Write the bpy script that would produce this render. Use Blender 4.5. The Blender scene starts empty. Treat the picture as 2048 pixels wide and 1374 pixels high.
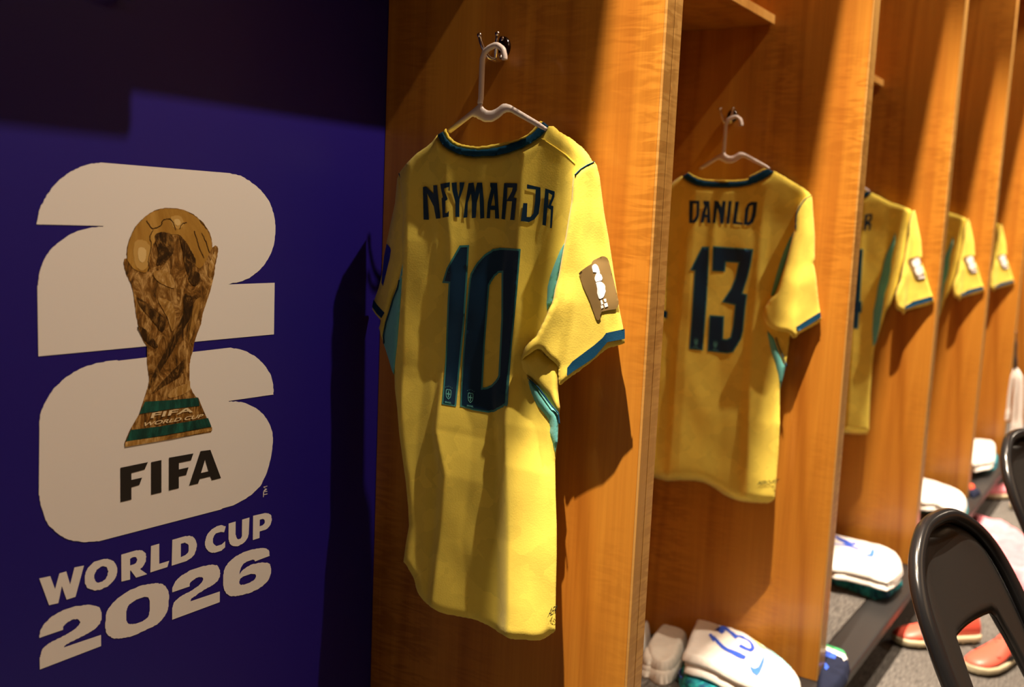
import bpy, bmesh, math, random
import numpy as np
from mathutils import Vector, Matrix, geometry, noise
from mathutils.bvhtree import BVHTree

random.seed(4)
SC = bpy.context.scene
COL = SC.collection
# ------------------------------------------------------------------ camera
EYE = Vector((0.0, 0.0, 1.226))
YAW, PITCH, ROLL = 0.577116, 0.121256, -0.0432896
def camera():
    cy, sy, cp, sp = math.cos(YAW), math.sin(YAW), math.cos(PITCH), math.sin(PITCH)
    f = Vector((cy*cp, sy*cp, -sp)); r = Vector((sy, -cy, 0.0)); d = f.cross(r)
    c, s = math.cos(ROLL), math.sin(ROLL)
    R = c*r + s*d; Dn = c*d - s*r
    m = Matrix(((R.x, -Dn.x, -f.x, EYE.x), (R.y, -Dn.y, -f.y, EYE.y), (R.z, -Dn.z, -f.z, EYE.z), (0, 0, 0, 1)))
    cd = bpy.data.cameras.new('camera'); co = bpy.data.objects.new('camera', cd); COL.objects.link(co)
    co.matrix_world = m
    cd.sensor_width = 36.0; cd.lens = 35.0; cd.clip_start = 0.02
    cd.dof.use_dof = True; cd.dof.focus_distance = 1.43; cd.dof.aperture_fstop = 3.6
    SC.camera = co
camera()
# ------------------------------------------------------------------ world, lamps, exposure
SC.view_settings.view_transform = 'Standard'; SC.view_settings.look = 'None'
SC.view_settings.gamma = 1.0; SC.view_settings.use_curve_mapping = False
SC.view_settings.exposure = 0.0
w = bpy.data.worlds.new('room_ambience'); SC.world = w; w.use_nodes = True
w.node_tree.nodes['Background'].inputs[0].default_value = (1.0, 0.50, 0.20, 1)
w.node_tree.nodes['Background'].inputs[1].default_value = 0.036
X1, BAY, YF, YB, TH = 1.265, 1.0552, 0.5974, 1.0887, 0.0501   # first partition face, bay width, front and back of the lockers, partition thickness
BENCH, CEIL = 0.166, 3.2
def spot(name, loc, watts, radius, angle, blend, col):
    l = bpy.data.lights.new(name, 'SPOT'); l.energy = watts; l.shadow_soft_size = radius
    l.spot_size = math.radians(angle); l.spot_blend = blend; l.color = col
    o = bpy.data.objects.new(name, l); COL.objects.link(o); o.location = loc
    return o
WARM = (1.0, 0.80, 0.60)
for k in range(-2, 6):        # row of downlights just in front of the locker fronts, tilted along the row
    o = spot('locker_downlight', (X1 - 0.72 + k*BAY, 0.555, 3.10), 860, 0.014, 47, 1.0, WARM)
    o.rotation_euler = (Vector((X1 - 0.20 + k*BAY, 0.62, 0.1)) - o.location).to_track_quat('-Z', 'Y').to_euler()
for k in range(0, 5):         # second row further out in the room: accent lamps tilted at the lockers
    o = spot('accent_lamp', (1.19 + k*BAY, 0.06, 2.68), 112, 0.016, 62, 0.45, WARM)
    o.rotation_euler = (Vector((1.05 + k*BAY, 1.0, 1.0)) - o.location).to_track_quat('-Z', 'Y').to_euler()
spot('floor_fill', (6.6, -1.5, 2.68), 260, 0.05, 150, 0.6, WARM)   # unseen lamp added to brighten the floor and chairs
al = bpy.data.lights.new('warm_fill', 'AREA'); al.shape = 'RECTANGLE'; al.size = 6.0; al.size_y = 1.6; al.energy = 40; al.color = (1.0, 0.64, 0.36)
ao = bpy.data.objects.new('warm_fill', al); COL.objects.link(ao); ao.location = (2.0, -2.4, 3.16)   # unseen soft light added as warm fill for the shaded sides
# ------------------------------------------------------------------ materials
def mat(name, base, rough=0.6, metal=0.0, spec=0.5, coat=0.0, sheen=0.0):
    m = bpy.data.materials.new(name); m.use_nodes = True
    b = m.node_tree.nodes['Principled BSDF']
    b.inputs['Base Color'].default_value = (*base, 1); b.inputs['Roughness'].default_value = rough
    b.inputs['Metallic'].default_value = metal; b.inputs['Specular IOR Level'].default_value = spec
    b.inputs['Coat Weight'].default_value = coat; b.inputs['Sheen Weight'].default_value = sheen
    return m
def nodes(m): return m.node_tree.nodes, m.node_tree.links, m.node_tree.nodes['Principled BSDF']
def coords(m, scale, kind='Object', rot=(0, 0, 0)):
    N, L, b = nodes(m)
    tc = N.new('ShaderNodeTexCoord'); mp = N.new('ShaderNodeMapping')
    mp.inputs['Scale'].default_value = scale; mp.inputs['Rotation'].default_value = rot
    L.new(tc.outputs[kind], mp.inputs['Vector']); return mp.outputs['Vector']
def noise_tex(m, vec, scale, detail=4, rough=0.6, dist=0.0):
    N, L, b = nodes(m); n = N.new('ShaderNodeTexNoise')
    n.inputs['Scale'].default_value = scale; n.inputs['Detail'].default_value = detail
    n.inputs['Roughness'].default_value = rough; n.inputs['Distortion'].default_value = dist
    L.new(vec, n.inputs['Vector']); return n.outputs['Fac']
def ramp(m, fac, stops):
    N, L, b = nodes(m); r = N.new('ShaderNodeValToRGB')
    e = r.color_ramp.elements
    while len(e) < len(stops): e.new(0.5)
    for i, (p, c) in enumerate(stops): e[i].position = p; e[i].color = (*c, 1)
    L.new(fac, r.inputs['Fac']); return r.outputs['Color']
def mix(m, a, b_, fac, mode='MIX'):
    N, L, b = nodes(m); x = N.new('ShaderNodeMix'); x.data_type = 'RGBA'; x.blend_type = mode
    if isinstance(fac, float): x.inputs[0].default_value = fac
    else: L.new(fac, x.inputs[0])
    for s, i in ((a, 6), (b_, 7)):
        if isinstance(s, tuple): x.inputs[i].default_value = (*s, 1)
        else: L.new(s, x.inputs[i])
    return x.outputs[2]
def setcol(m, c): N, L, b = nodes(m); L.new(c, b.inputs['Base Color'])
def bump(m, h, strength, dist=0.001):
    N, L, b = nodes(m); n = N.new('ShaderNodeBump'); n.inputs['Strength'].default_value = strength; n.inputs['Distance'].default_value = dist
    L.new(h, n.inputs['Height']); L.new(n.outputs['Normal'], b.inputs['Normal'])
def wood(name, dark, mid, light, offs):
    m = mat(name, mid, 0.36, spec=0.35, coat=0.12)
    N, L, b = nodes(m)
    g = noise_tex(m, coords(m, (11, 11, 0.55)), 1.0, 5, 0.55, 0.8)
    fine = noise_tex(m, coords(m, (190, 190, 3.0)), 1.0, 3, 0.6)
    fig = noise_tex(m, coords(m, (13, 13, 75)), 1.0, 2, 0.5, 1.4)
    figm = noise_tex(m, coords(m, (5, 5, 1.6)), 1.0, 2, 0.5)
    wv = N.new('ShaderNodeTexWave'); wv.wave_type = 'BANDS'; wv.bands_direction = 'Y'
    wv.inputs['Scale'].default_value = 1.0; wv.inputs['Distortion'].default_value = 13.0
    wv.inputs['Detail'].default_value = 2.5; wv.inputs['Detail Scale'].default_value = 0.55; wv.inputs['Detail Roughness'].default_value = 0.55
    L.new(coords(m, (2.4, 2.4, 0.40)), wv.inputs['Vector'])
    c = ramp(m, g, [(0.30, dark), (0.5, mid), (0.72, light)])
    line = ramp(m, wv.outputs['Fac'], [(0.0, (0.62, 0.48, 0.36)), (0.035, (0.86, 0.78, 0.68)), (0.11, (1, 1, 1)), (0.75, (1.0, 1.0, 1.0)), (1.0, (0.94, 0.91, 0.87))])
    c = mix(m, c, line, 0.5, 'MULTIPLY')
    f2 = ramp(m, fig, [(0.42, (0.80, 0.74, 0.66)), (0.58, (1.05, 1.05, 1.05))])
    fm = ramp(m, figm, [(0.44, (0, 0, 0)), (0.62, (1, 1, 1))])
    c = mix(m, c, mix(m, c, f2, 1.0, 'MULTIPLY'), fm)
    f3 = ramp(m, fine, [(0.35, (0.92, 0.90, 0.87)), (0.6, (1.02, 1.02, 1.02))])
    c = mix(m, c, f3, 0.8, 'MULTIPLY')
    setcol(m, c); bump(m, fine, 0.05, 0.0005)
    return m
def fabric(name, base, amt=0.08, rough=0.85):
    m = mat(name, base, rough, spec=0.15, sheen=0.12 if max(base) > 0.3 else 0.0)
    N, L, b = nodes(m)
    v = N.new('ShaderNodeTexVoronoi'); v.distance = 'CHEBYCHEV'; v.inputs['Scale'].default_value = 36.0
    L.new(coords(m, (1, 1, 1), rot=(0.785, 0, 0)), v.inputs['Vector'])
    t = ramp(m, v.outputs['Color'], [(0.2, tuple(x*(1-amt) for x in base)), (0.8, tuple(min(1, x*(1+amt)) for x in base))])
    setcol(m, t)
    k = N.new('ShaderNodeTexVoronoi'); k.inputs['Scale'].default_value = 420.0
    L.new(coords(m, (1, 1, 1)), k.inputs['Vector']); bump(m, k.outputs['Distance'], 0.16, 0.0006)
    return m
def carpet(name):
    m = mat(name, (0.1, 0.1, 0.1), 0.95, spec=0.1)
    a = noise_tex(m, coords(m, (26, 340, 26)), 1.0, 4, 0.7)
    b2 = noise_tex(m, coords(m, (400, 400, 400)), 1.0, 2, 0.6)
    c = ramp(m, a, [(0.34, (0.055, 0.052, 0.050)), (0.5, (0.115, 0.108, 0.100)), (0.68, (0.24, 0.225, 0.21))])
    c = mix(m, c, ramp(m, b2, [(0.3, (0.7, 0.7, 0.7)), (0.7, (1.2, 1.2, 1.2))]), 0.8, 'MULTIPLY')
    setcol(m, c); bump(m, b2, 0.5, 0.002); return m
def gold_print(name, dark, mid, light, sc, r=0.5):
    m = mat(name, mid, r, spec=0.3)
    n = noise_tex(m, coords(m, (sc, sc, sc*0.45), rot=(0, 0.35, 0)), 1.0, 8, 0.74, 1.6)
    setcol(m, ramp(m, n, [(0.36, dark), (0.5, mid), (0.63, light)])); return m
M = {}
M['wood'] = wood('maple_veneer', (0.40, 0.145, 0.016), (0.50, 0.205, 0.024), (0.60, 0.275, 0.036), 0)
M['edge'] = wood('maple_edge_band', (0.42, 0.215, 0.05), (0.50, 0.27, 0.07), (0.58, 0.33, 0.095), 1)
M['blue'] = mat('deep_blue_vinyl', (0.012, 0.006, 0.17), 0.42, spec=0.35)
M['bluen'] = M['blue']
_n = noise_tex(M['blue'], coords(M['blue'], (1, 1, 1)), 700.0, 2); bump(M['blue'], _n, 0.05, 0.0004)
M['paper'] = mat('warm_white_vinyl', (0.76, 0.73, 0.70), 0.5, spec=0.3)
M['black_print'] = mat('black_print', (0.012, 0.010, 0.010), 0.5)
M['gold_body'] = gold_print('gold_print', (0.030, 0.011, 0.002), (0.20, 0.088, 0.014), (0.54, 0.33, 0.11), 62)
M['gold_ball'] = gold_print('gold_print_smooth', (0.30, 0.145, 0.02), (0.40, 0.215, 0.038), (0.55, 0.33, 0.085), 9)
M['gold_dark'] = gold_print('brown_print', (0.012, 0.005, 0.001), (0.045, 0.018, 0.003), (0.28, 0.14, 0.03), 70)
M['gold_light'] = gold_print('pale_gold_print', (0.16, 0.07, 0.012), (0.36, 0.19, 0.04), (0.62, 0.42, 0.17), 52)
M['gold_sheen'] = mat('gold_print_sheen', (0.50, 0.30, 0.075), 0.5)
M['gold_shine'] = mat('gold_print_shine', (0.68, 0.48, 0.19), 0.5)
M['green_print'] = gold_print('malachite_print', (0.002, 0.018, 0.014), (0.004, 0.045, 0.034), (0.010, 0.11, 0.08), 24)
M['cream_print'] = mat('cream_print', (0.72, 0.58, 0.34), 0.5)
M['yellow'] = fabric('yellow_knit', (0.82, 0.66, 0.10), 0.06)
M['yellow_rim'] = fabric('yellow_rib', (0.80, 0.62, 0.08), 0.02)
M['navy'] = fabric('navy_rib', (0.003, 0.045, 0.10), 0.05, 0.7)
M['navy_print'] = mat('navy_print', (0.002, 0.027, 0.070), 0.5, spec=0.3)
M['teal'] = fabric('teal_knit', (0.14, 0.48, 0.46), 0.03)
M['teal_print'] = mat('teal_print', (0.04, 0.24, 0.24), 0.5)
M['patch_gold'] = mat('bronze_patch', (0.30, 0.20, 0.075), 0.35, metal=0.35)
M['patch_white'] = mat('white_flock', (0.85, 0.82, 0.80), 0.6)
M['patch_blue'] = mat('blue_patch', (0.012, 0.025, 0.30), 0.5)
M['hanger'] = mat('white_plastic', (0.78, 0.70, 0.66), 0.35)
M['chrome'] = mat('chrome', (0.75, 0.70, 0.66), 0.14, metal=1.0)
M['dark_chrome'] = mat('dark_chrome', (0.09, 0.07, 0.065), 0.16, metal=1.0)
M['carpet'] = carpet('grey_carpet')
M['rubber'] = mat('black_rubber_edge', (0.020, 0.0195, 0.02), 0.42, spec=0.35)
M['plinth'] = mat('dark_brown_plinth', (0.04, 0.018, 0.012), 0.6)
M['white_cloth'] = fabric('white_cloth', (0.82, 0.80, 0.76), 0.02)
M['grey_cloth'] = fabric('off_white_sock', (0.66, 0.62, 0.55), 0.03)
M['royal'] = mat('royal_blue_print', (0.03, 0.10, 0.62), 0.5)
M['sky'] = mat('sky_blue_print', (0.06, 0.22, 0.62), 0.5)
M['aqua'] = fabric('aqua_cloth', (0.35, 0.78, 0.82), 0.03)
M['pale_yellow'] = fabric('pale_yellow_cloth', (0.92, 0.80, 0.30), 0.03)
M['green_trim'] = fabric('green_trim', (0.04, 0.33, 0.12), 0.03)
M['teal_top'] = mat('teal_blue_training_cloth', (0.0, 0.12, 0.14), 0.7)
_n = noise_tex(M['teal_top'], coords(M['teal_top'], (1, 1, 1)), 38.0, 3, 0.6, 1.0)
setcol(M['teal_top'], ramp(M['teal_top'], _n, [(0.36, (0.0, 0.05, 0.16)), (0.5, (0.0, 0.22, 0.27)), (0.6, (0.02, 0.45, 0.46)), (0.70, (0.01, 0.16, 0.55))]))
M['navy_cloth'] = fabric('navy_cloth', (0.010, 0.014, 0.035), 0.1)
M['coral'] = mat('coral_boot', (0.85, 0.13, 0.085), 0.4)
M['pink'] = mat('pink_boot', (0.90, 0.28, 0.34), 0.45)
M['sole'] = mat('cream_sole', (0.62, 0.55, 0.36), 0.4)
M['black'] = mat('black_boot_trim', (0.012, 0.012, 0.014), 0.5)
M['chair_metal'] = mat('black_enamel', (0.012, 0.012, 0.013), 0.22, spec=0.6)
M['chair_vinyl'] = mat('black_vinyl', (0.018, 0.0175, 0.017), 0.33, spec=0.6)
_n = noise_tex(M['chair_vinyl'], coords(M['chair_vinyl'], (1, 1, 1)), 900.0, 2); bump(M['chair_vinyl'], _n, 0.22, 0.0008)
M['plaster'] = mat('off_white_plaster', (0.40, 0.36, 0.32), 0.9)
M['red_cloth'] = mat('red_cloth', (0.75, 0.08, 0.02), 0.7)
# ------------------------------------------------------------------ mesh helpers
def wloc(o):
    v = Vector((0, 0, 0))
    while o is not None: v += o.location; o = o.parent
    return v
def obj(name, verts, faces, m, parent=None, smooth=True):
    off = wloc(parent) if parent is not None else Vector((0, 0, 0))
    me = bpy.data.meshes.new(name)
    me.from_pydata([(v[0]-off.x, v[1]-off.y, v[2]-off.z) for v in verts], [], faces)
    if smooth: me.polygons.foreach_set('use_smooth', [True]*len(me.polygons))
    me.materials.append(M[m]); me.update()
    o = bpy.data.objects.new(name, me); COL.objects.link(o)
    if parent is not None: o.parent = parent
    return o
def tag(o, label=None, cat=None, group=None, kind=None):
    if label: o['label'] = label
    if cat: o['category'] = cat
    if group: o['group'] = group
    if kind: o['kind'] = kind
    return o
def thing(name, loc, label, cat, group=None):
    o = bpy.data.objects.new(name, None); COL.objects.link(o); o.location = loc; o.empty_display_size = 0.05
    return tag(o, label, cat, group)
def copy_tree(o, parent=None):
    c = o.copy(); COL.objects.link(c)
    if parent is not None: c.parent = parent
    for ch in list(o.children): copy_tree(ch, c)
    return c
class MB:
    def __init__(s): s.v = []; s.f = []
    def add(s, v, f):
        n = len(s.v); s.v += [tuple(p) for p in v]; s.f += [tuple(i+n for i in q) for q in f]; return s
    def box(s, x0, x1, y0, y1, z0, z1, b=0.0):
        bm = bmesh.new(); bmesh.ops.create_cube(bm, size=1.0)
        for v in bm.verts: v.co = Vector(((x0+x1)/2+v.co.x*(x1-x0), (y0+y1)/2+v.co.y*(y1-y0), (z0+z1)/2+v.co.z*(z1-z0)))
        if b > 0: bmesh.ops.bevel(bm, geom=bm.edges[:], offset=b, segments=2, affect='EDGES', profile=0.5)
        bm.verts.index_update()
        s.add([v.co[:] for v in bm.verts], [[v.index for v in f.verts] for f in bm.faces]); bm.free(); return s
    def tube(s, pts, r, n=10, flat=1.0, up=None):
        pts = [Vector(p) for p in pts]; k = len(pts); R = r if isinstance(r, (list, tuple)) else [r]*k
        T = [(pts[min(i+1, k-1)]-pts[max(i-1, 0)]).normalized() for i in range(k)]
        u = (Vector(up) if up else (Vector((0, 0, 1)) if abs(T[0].z) < 0.9 else Vector((1, 0, 0))))
        V = []; F = []
        for i in range(k):
            u = (u - T[i]*u.dot(T[i])).normalized(); q = T[i].cross(u)
            for j in range(n):
                a = 2*math.pi*j/n; V.append(pts[i] + (u*math.cos(a) + q*math.sin(a)*flat)*R[i])
        for i in range(k-1):
            for j in range(n): F.append((i*n+j, i*n+(j+1) % n, (i+1)*n+(j+1) % n, (i+1)*n+j))
        F.append(tuple(range(n))[::-1]); F.append(tuple((k-1)*n+j for j in range(n)))
        return s.add(V, F)
    def sphere(s, c, r, n=12, sc=(1, 1, 1)):
        V = []; F = []
        for i in range(n+1):
            t = math.pi*i/n
            for j in range(2*n):
                a = math.pi*j/n; V.append((c[0]+r*sc[0]*math.sin(t)*math.cos(a), c[1]+r*sc[1]*math.sin(t)*math.sin(a), c[2]+r*sc[2]*math.cos(t)))
        for i in range(n):
            for j in range(2*n): F.append((i*2*n+j, i*2*n+(j+1) % (2*n), (i+1)*2*n+(j+1) % (2*n), (i+1)*2*n+j))
        return s.add(V, F)
    def build(s, name, m, parent=None, smooth=True): return obj(name, s.v, s.f, m, parent, smooth)
def spline(pts, n=6, closed=False):
    P = [Vector(p) for p in pts]; k = len(P); out = []
    rng = range(k) if closed else range(k-1)
    for i in rng:
        g = lambda j: P[j % k] if closed else P[min(max(j, 0), k-1)]
        a, b, c, d = g(i-1), g(i), g(i+1), g(i+2)
        for q in range(n):
            t = q/n; out.append(.5*((2*b)+(c-a)*t+(2*a-5*b+4*c-d)*t*t+(3*b-a-3*c+d)*t**3))
    if not closed: out.append(P[-1])
    return out
def inside(P, polys):
    r = np.zeros(len(P), bool)
    for po in polys:
        a = np.asarray(po); b = np.roll(a, -1, 0)
        for (x0, y0), (x1, y1) in zip(a, b):
            if y0 == y1: continue
            c = ((y0 > P[:, 1]) != (y1 > P[:, 1])) & (P[:, 0] < (x1-x0)*(P[:, 1]-y0)/(y1-y0)+x0); r ^= c
    return r
def edge_dist(P, polys):
    d = np.full(len(P), 9.0)
    for po in polys:
        a = np.asarray(po); b = np.roll(a, -1, 0)
        for p, q in zip(a, b):
            e = q-p; l = e@e
            if l < 1e-14: continue
            t = np.clip(((P-p)@e)/l, 0, 1); d = np.minimum(d, np.hypot(*(P-(p+t[:, None]*e)).T))
    return d
def tess(polys, sp):
    """triangulate flat outlines (even-odd holes) with an even mesh of spacing sp"""
    V = []; E = []; dense = []
    for po in polys:
        q = []
        for i in range(len(po)):
            a = np.array(po[i]); b = np.array(po[(i+1) % len(po)]); l = np.hypot(*(b-a))
            if l < 1e-6: continue
            n = max(1, int(math.ceil(l/sp)))
            for k in range(n): q.append(tuple(a+(b-a)*k/n))
        n0 = len(V); V += q; E += [(n0+i, n0+(i+1) % len(q)) for i in range(len(q))]; dense.append(q)
    A = np.array(V); lo, hi = A.min(0), A.max(0)
    g = []
    ny = int((hi[1]-lo[1])/(sp*0.87))+1
    for j in range(ny+1):
        xs = np.arange(lo[0]+(sp/2 if j % 2 else 0), hi[0], sp); g.append(np.stack([xs, np.full(len(xs), lo[1]+j*sp*0.87)], 1))
    g = np.concatenate(g); g = g[inside(g, dense)]
    if len(g): g = g[edge_dist(g, dense) > sp*0.45]
    V2 = [Vector(p) for p in V]+[Vector(p) for p in g]
    v, e, f, *_ = geometry.delaunay_2d_cdt(V2, E, [], 0, 1e-7)
    P = np.array([p[:] for p in v]); F = np.array([q for q in f if len(q) == 3])
    F = F[inside(P[F].mean(1), dense)]
    used = np.unique(F); mp = -np.ones(len(P), int); mp[used] = np.arange(len(used))
    return P[used], mp[F], dense
FACE = [-0.82, -0.57]                       # the way the shirt being built faces, in plan
def face(P): return np.column_stack([np.full(len(P), FACE[0]), np.full(len(P), FACE[1]), 0.68*(1.226-P[:, 1])])   # folds swell outwards and, low down, upwards
def sheet(name, polys, x, hfun, lift, m, parent, sp=0.005, thick=0.0, roll=0.0, rw=0.02):
    """cloth cut to an outline in the (y, z) plane at depth x, raised along FACE by its folds"""
    P, F, dense = tess(polys, sp)
    h = hfun(P)+lift
    if roll: d = edge_dist(P, dense); t = np.clip(d/rw, 0, 1); h = h-roll*(1-t)**2
    base = np.stack([np.full(len(P), x), P[:, 0], P[:, 1]], 1)
    fd = face(P); V = base+fd*h[:, None]; faces = [tuple(t) for t in F]
    if thick:
        n = len(P); back = base+fd*(np.minimum(h, np.percentile(h, 20))-thick)[:, None]
        cnt = {}
        for t in faces:
            for i in range(3):
                a, b = t[i], t[(i+1) % 3]; cnt[(a, b)] = cnt.get((a, b), 0)+1
        V = np.concatenate([V, back])
        extra = [(c+n, b+n, a+n) for a, b, c in faces]
        for (a, b) in cnt:
            if (b, a) not in cnt: extra.append((b, a, a+n, b+n))
        faces = faces+extra
    return obj(name, V.tolist(), faces, m, parent)
def flat(name, polys, m, parent, lift, sp=0.02, y=None):
    """printed vinyl cut to an outline in the (x, z) plane of the back wall"""
    P, F, _ = tess(polys, sp)
    return obj(name, [(p[0], YB-lift, p[1]) for p in P], [tuple(t) for t in F], m, parent, False)
def folds(lines, slopes, amp=1.0, fade=None):
    L = [np.array(sorted(l, key=lambda q: q[1])) for l in lines]
    sl = np.array(slopes, float)
    def f(P):
        B = np.stack([np.interp(P[:, 1], l[:, 1], l[:, 0]) for l in L], 1)          # y falls with k
        wd = np.maximum(B[:, :-1]-B[:, 1:], 1e-5)
        up = (wd*np.where(sl > 0, sl, 0)).sum(1); dn = -(wd*np.where(sl < 0, sl, 0)).sum(1)
        S = np.where(sl > 0, sl[None]*(dn/np.maximum(up, 1e-6))[:, None], sl[None])
        out = np.zeros(len(P))
        for dy in (-0.003, -0.0015, 0, 0.0015, 0.003):
            for k in range(len(sl)):
                if sl[k] > 0: out += S[:, k]/0.24*np.clip(B[:, k]-0.76*wd[:, k]-(P[:, 0]+dy), 0, 0.24*wd[:, k])/5   # sharp fall behind each crest, then a flat trough
                else: out += S[:, k]*np.clip(B[:, k]-(P[:, 0]+dy), 0, wd[:, k])/5
        if fade: out *= np.interp(P[:, 1], fade[0], fade[1])
        return amp*out
    return f
def rawfolds(lines, slopes, base):
    L = [np.array(sorted(l, key=lambda q: q[1])) for l in lines]
    def f(P):
        B = np.stack([np.interp(P[:, 1], l[:, 1], l[:, 0]) for l in L], 1); out = np.full(len(P), base)
        for dy in (-0.003, -0.0015, 0, 0.0015, 0.003):
            for k, s in enumerate(slopes): out += s*np.clip(B[:, k]-(P[:, 0]+dy), 0, np.maximum(B[:, k]-B[:, k+1], 1e-5))/5
        return out
    return f
def outset(po, d):
    """grow a closed outline by d"""
    a = np.array(po); n = len(a); ar = 0.5*np.sum(a[:, 0]*np.roll(a[:, 1], -1)-np.roll(a[:, 0], -1)*a[:, 1]); s = 1 if ar > 0 else -1
    out = []
    for i in range(n):
        e0 = a[i]-a[i-1]; e1 = a[(i+1) % n]-a[i]; e0 = e0/max(np.hypot(*e0), 1e-9); e1 = e1/max(np.hypot(*e1), 1e-9)
        n0 = np.array((e0[1], -e0[0]))*s; n1 = np.array((e1[1], -e1[0]))*s; b = n0+n1; l = max(b@b/2, 0.35)
        out.append(tuple(a[i]+b/l*d))
    return out
def letters(text):
    """outline text as flat triangles in a unit box"""
    c = bpy.data.curves.new('text', 'FONT'); c.body = text; c.offset = 0.018; o = bpy.data.objects.new('text', c); COL.objects.link(o)
    dg = bpy.context.evaluated_depsgraph_get(); me = bpy.data.meshes.new_from_object(o.evaluated_get(dg))
    P = np.array([v.co[:2] for v in me.vertices]); F = [tuple(p.vertices) for p in me.polygons]
    bpy.data.objects.remove(o); bpy.data.curves.remove(c); bpy.data.meshes.remove(me)
    P = (P-P.min(0))/(P.max(0)-P.min(0)); return P, F
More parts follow.
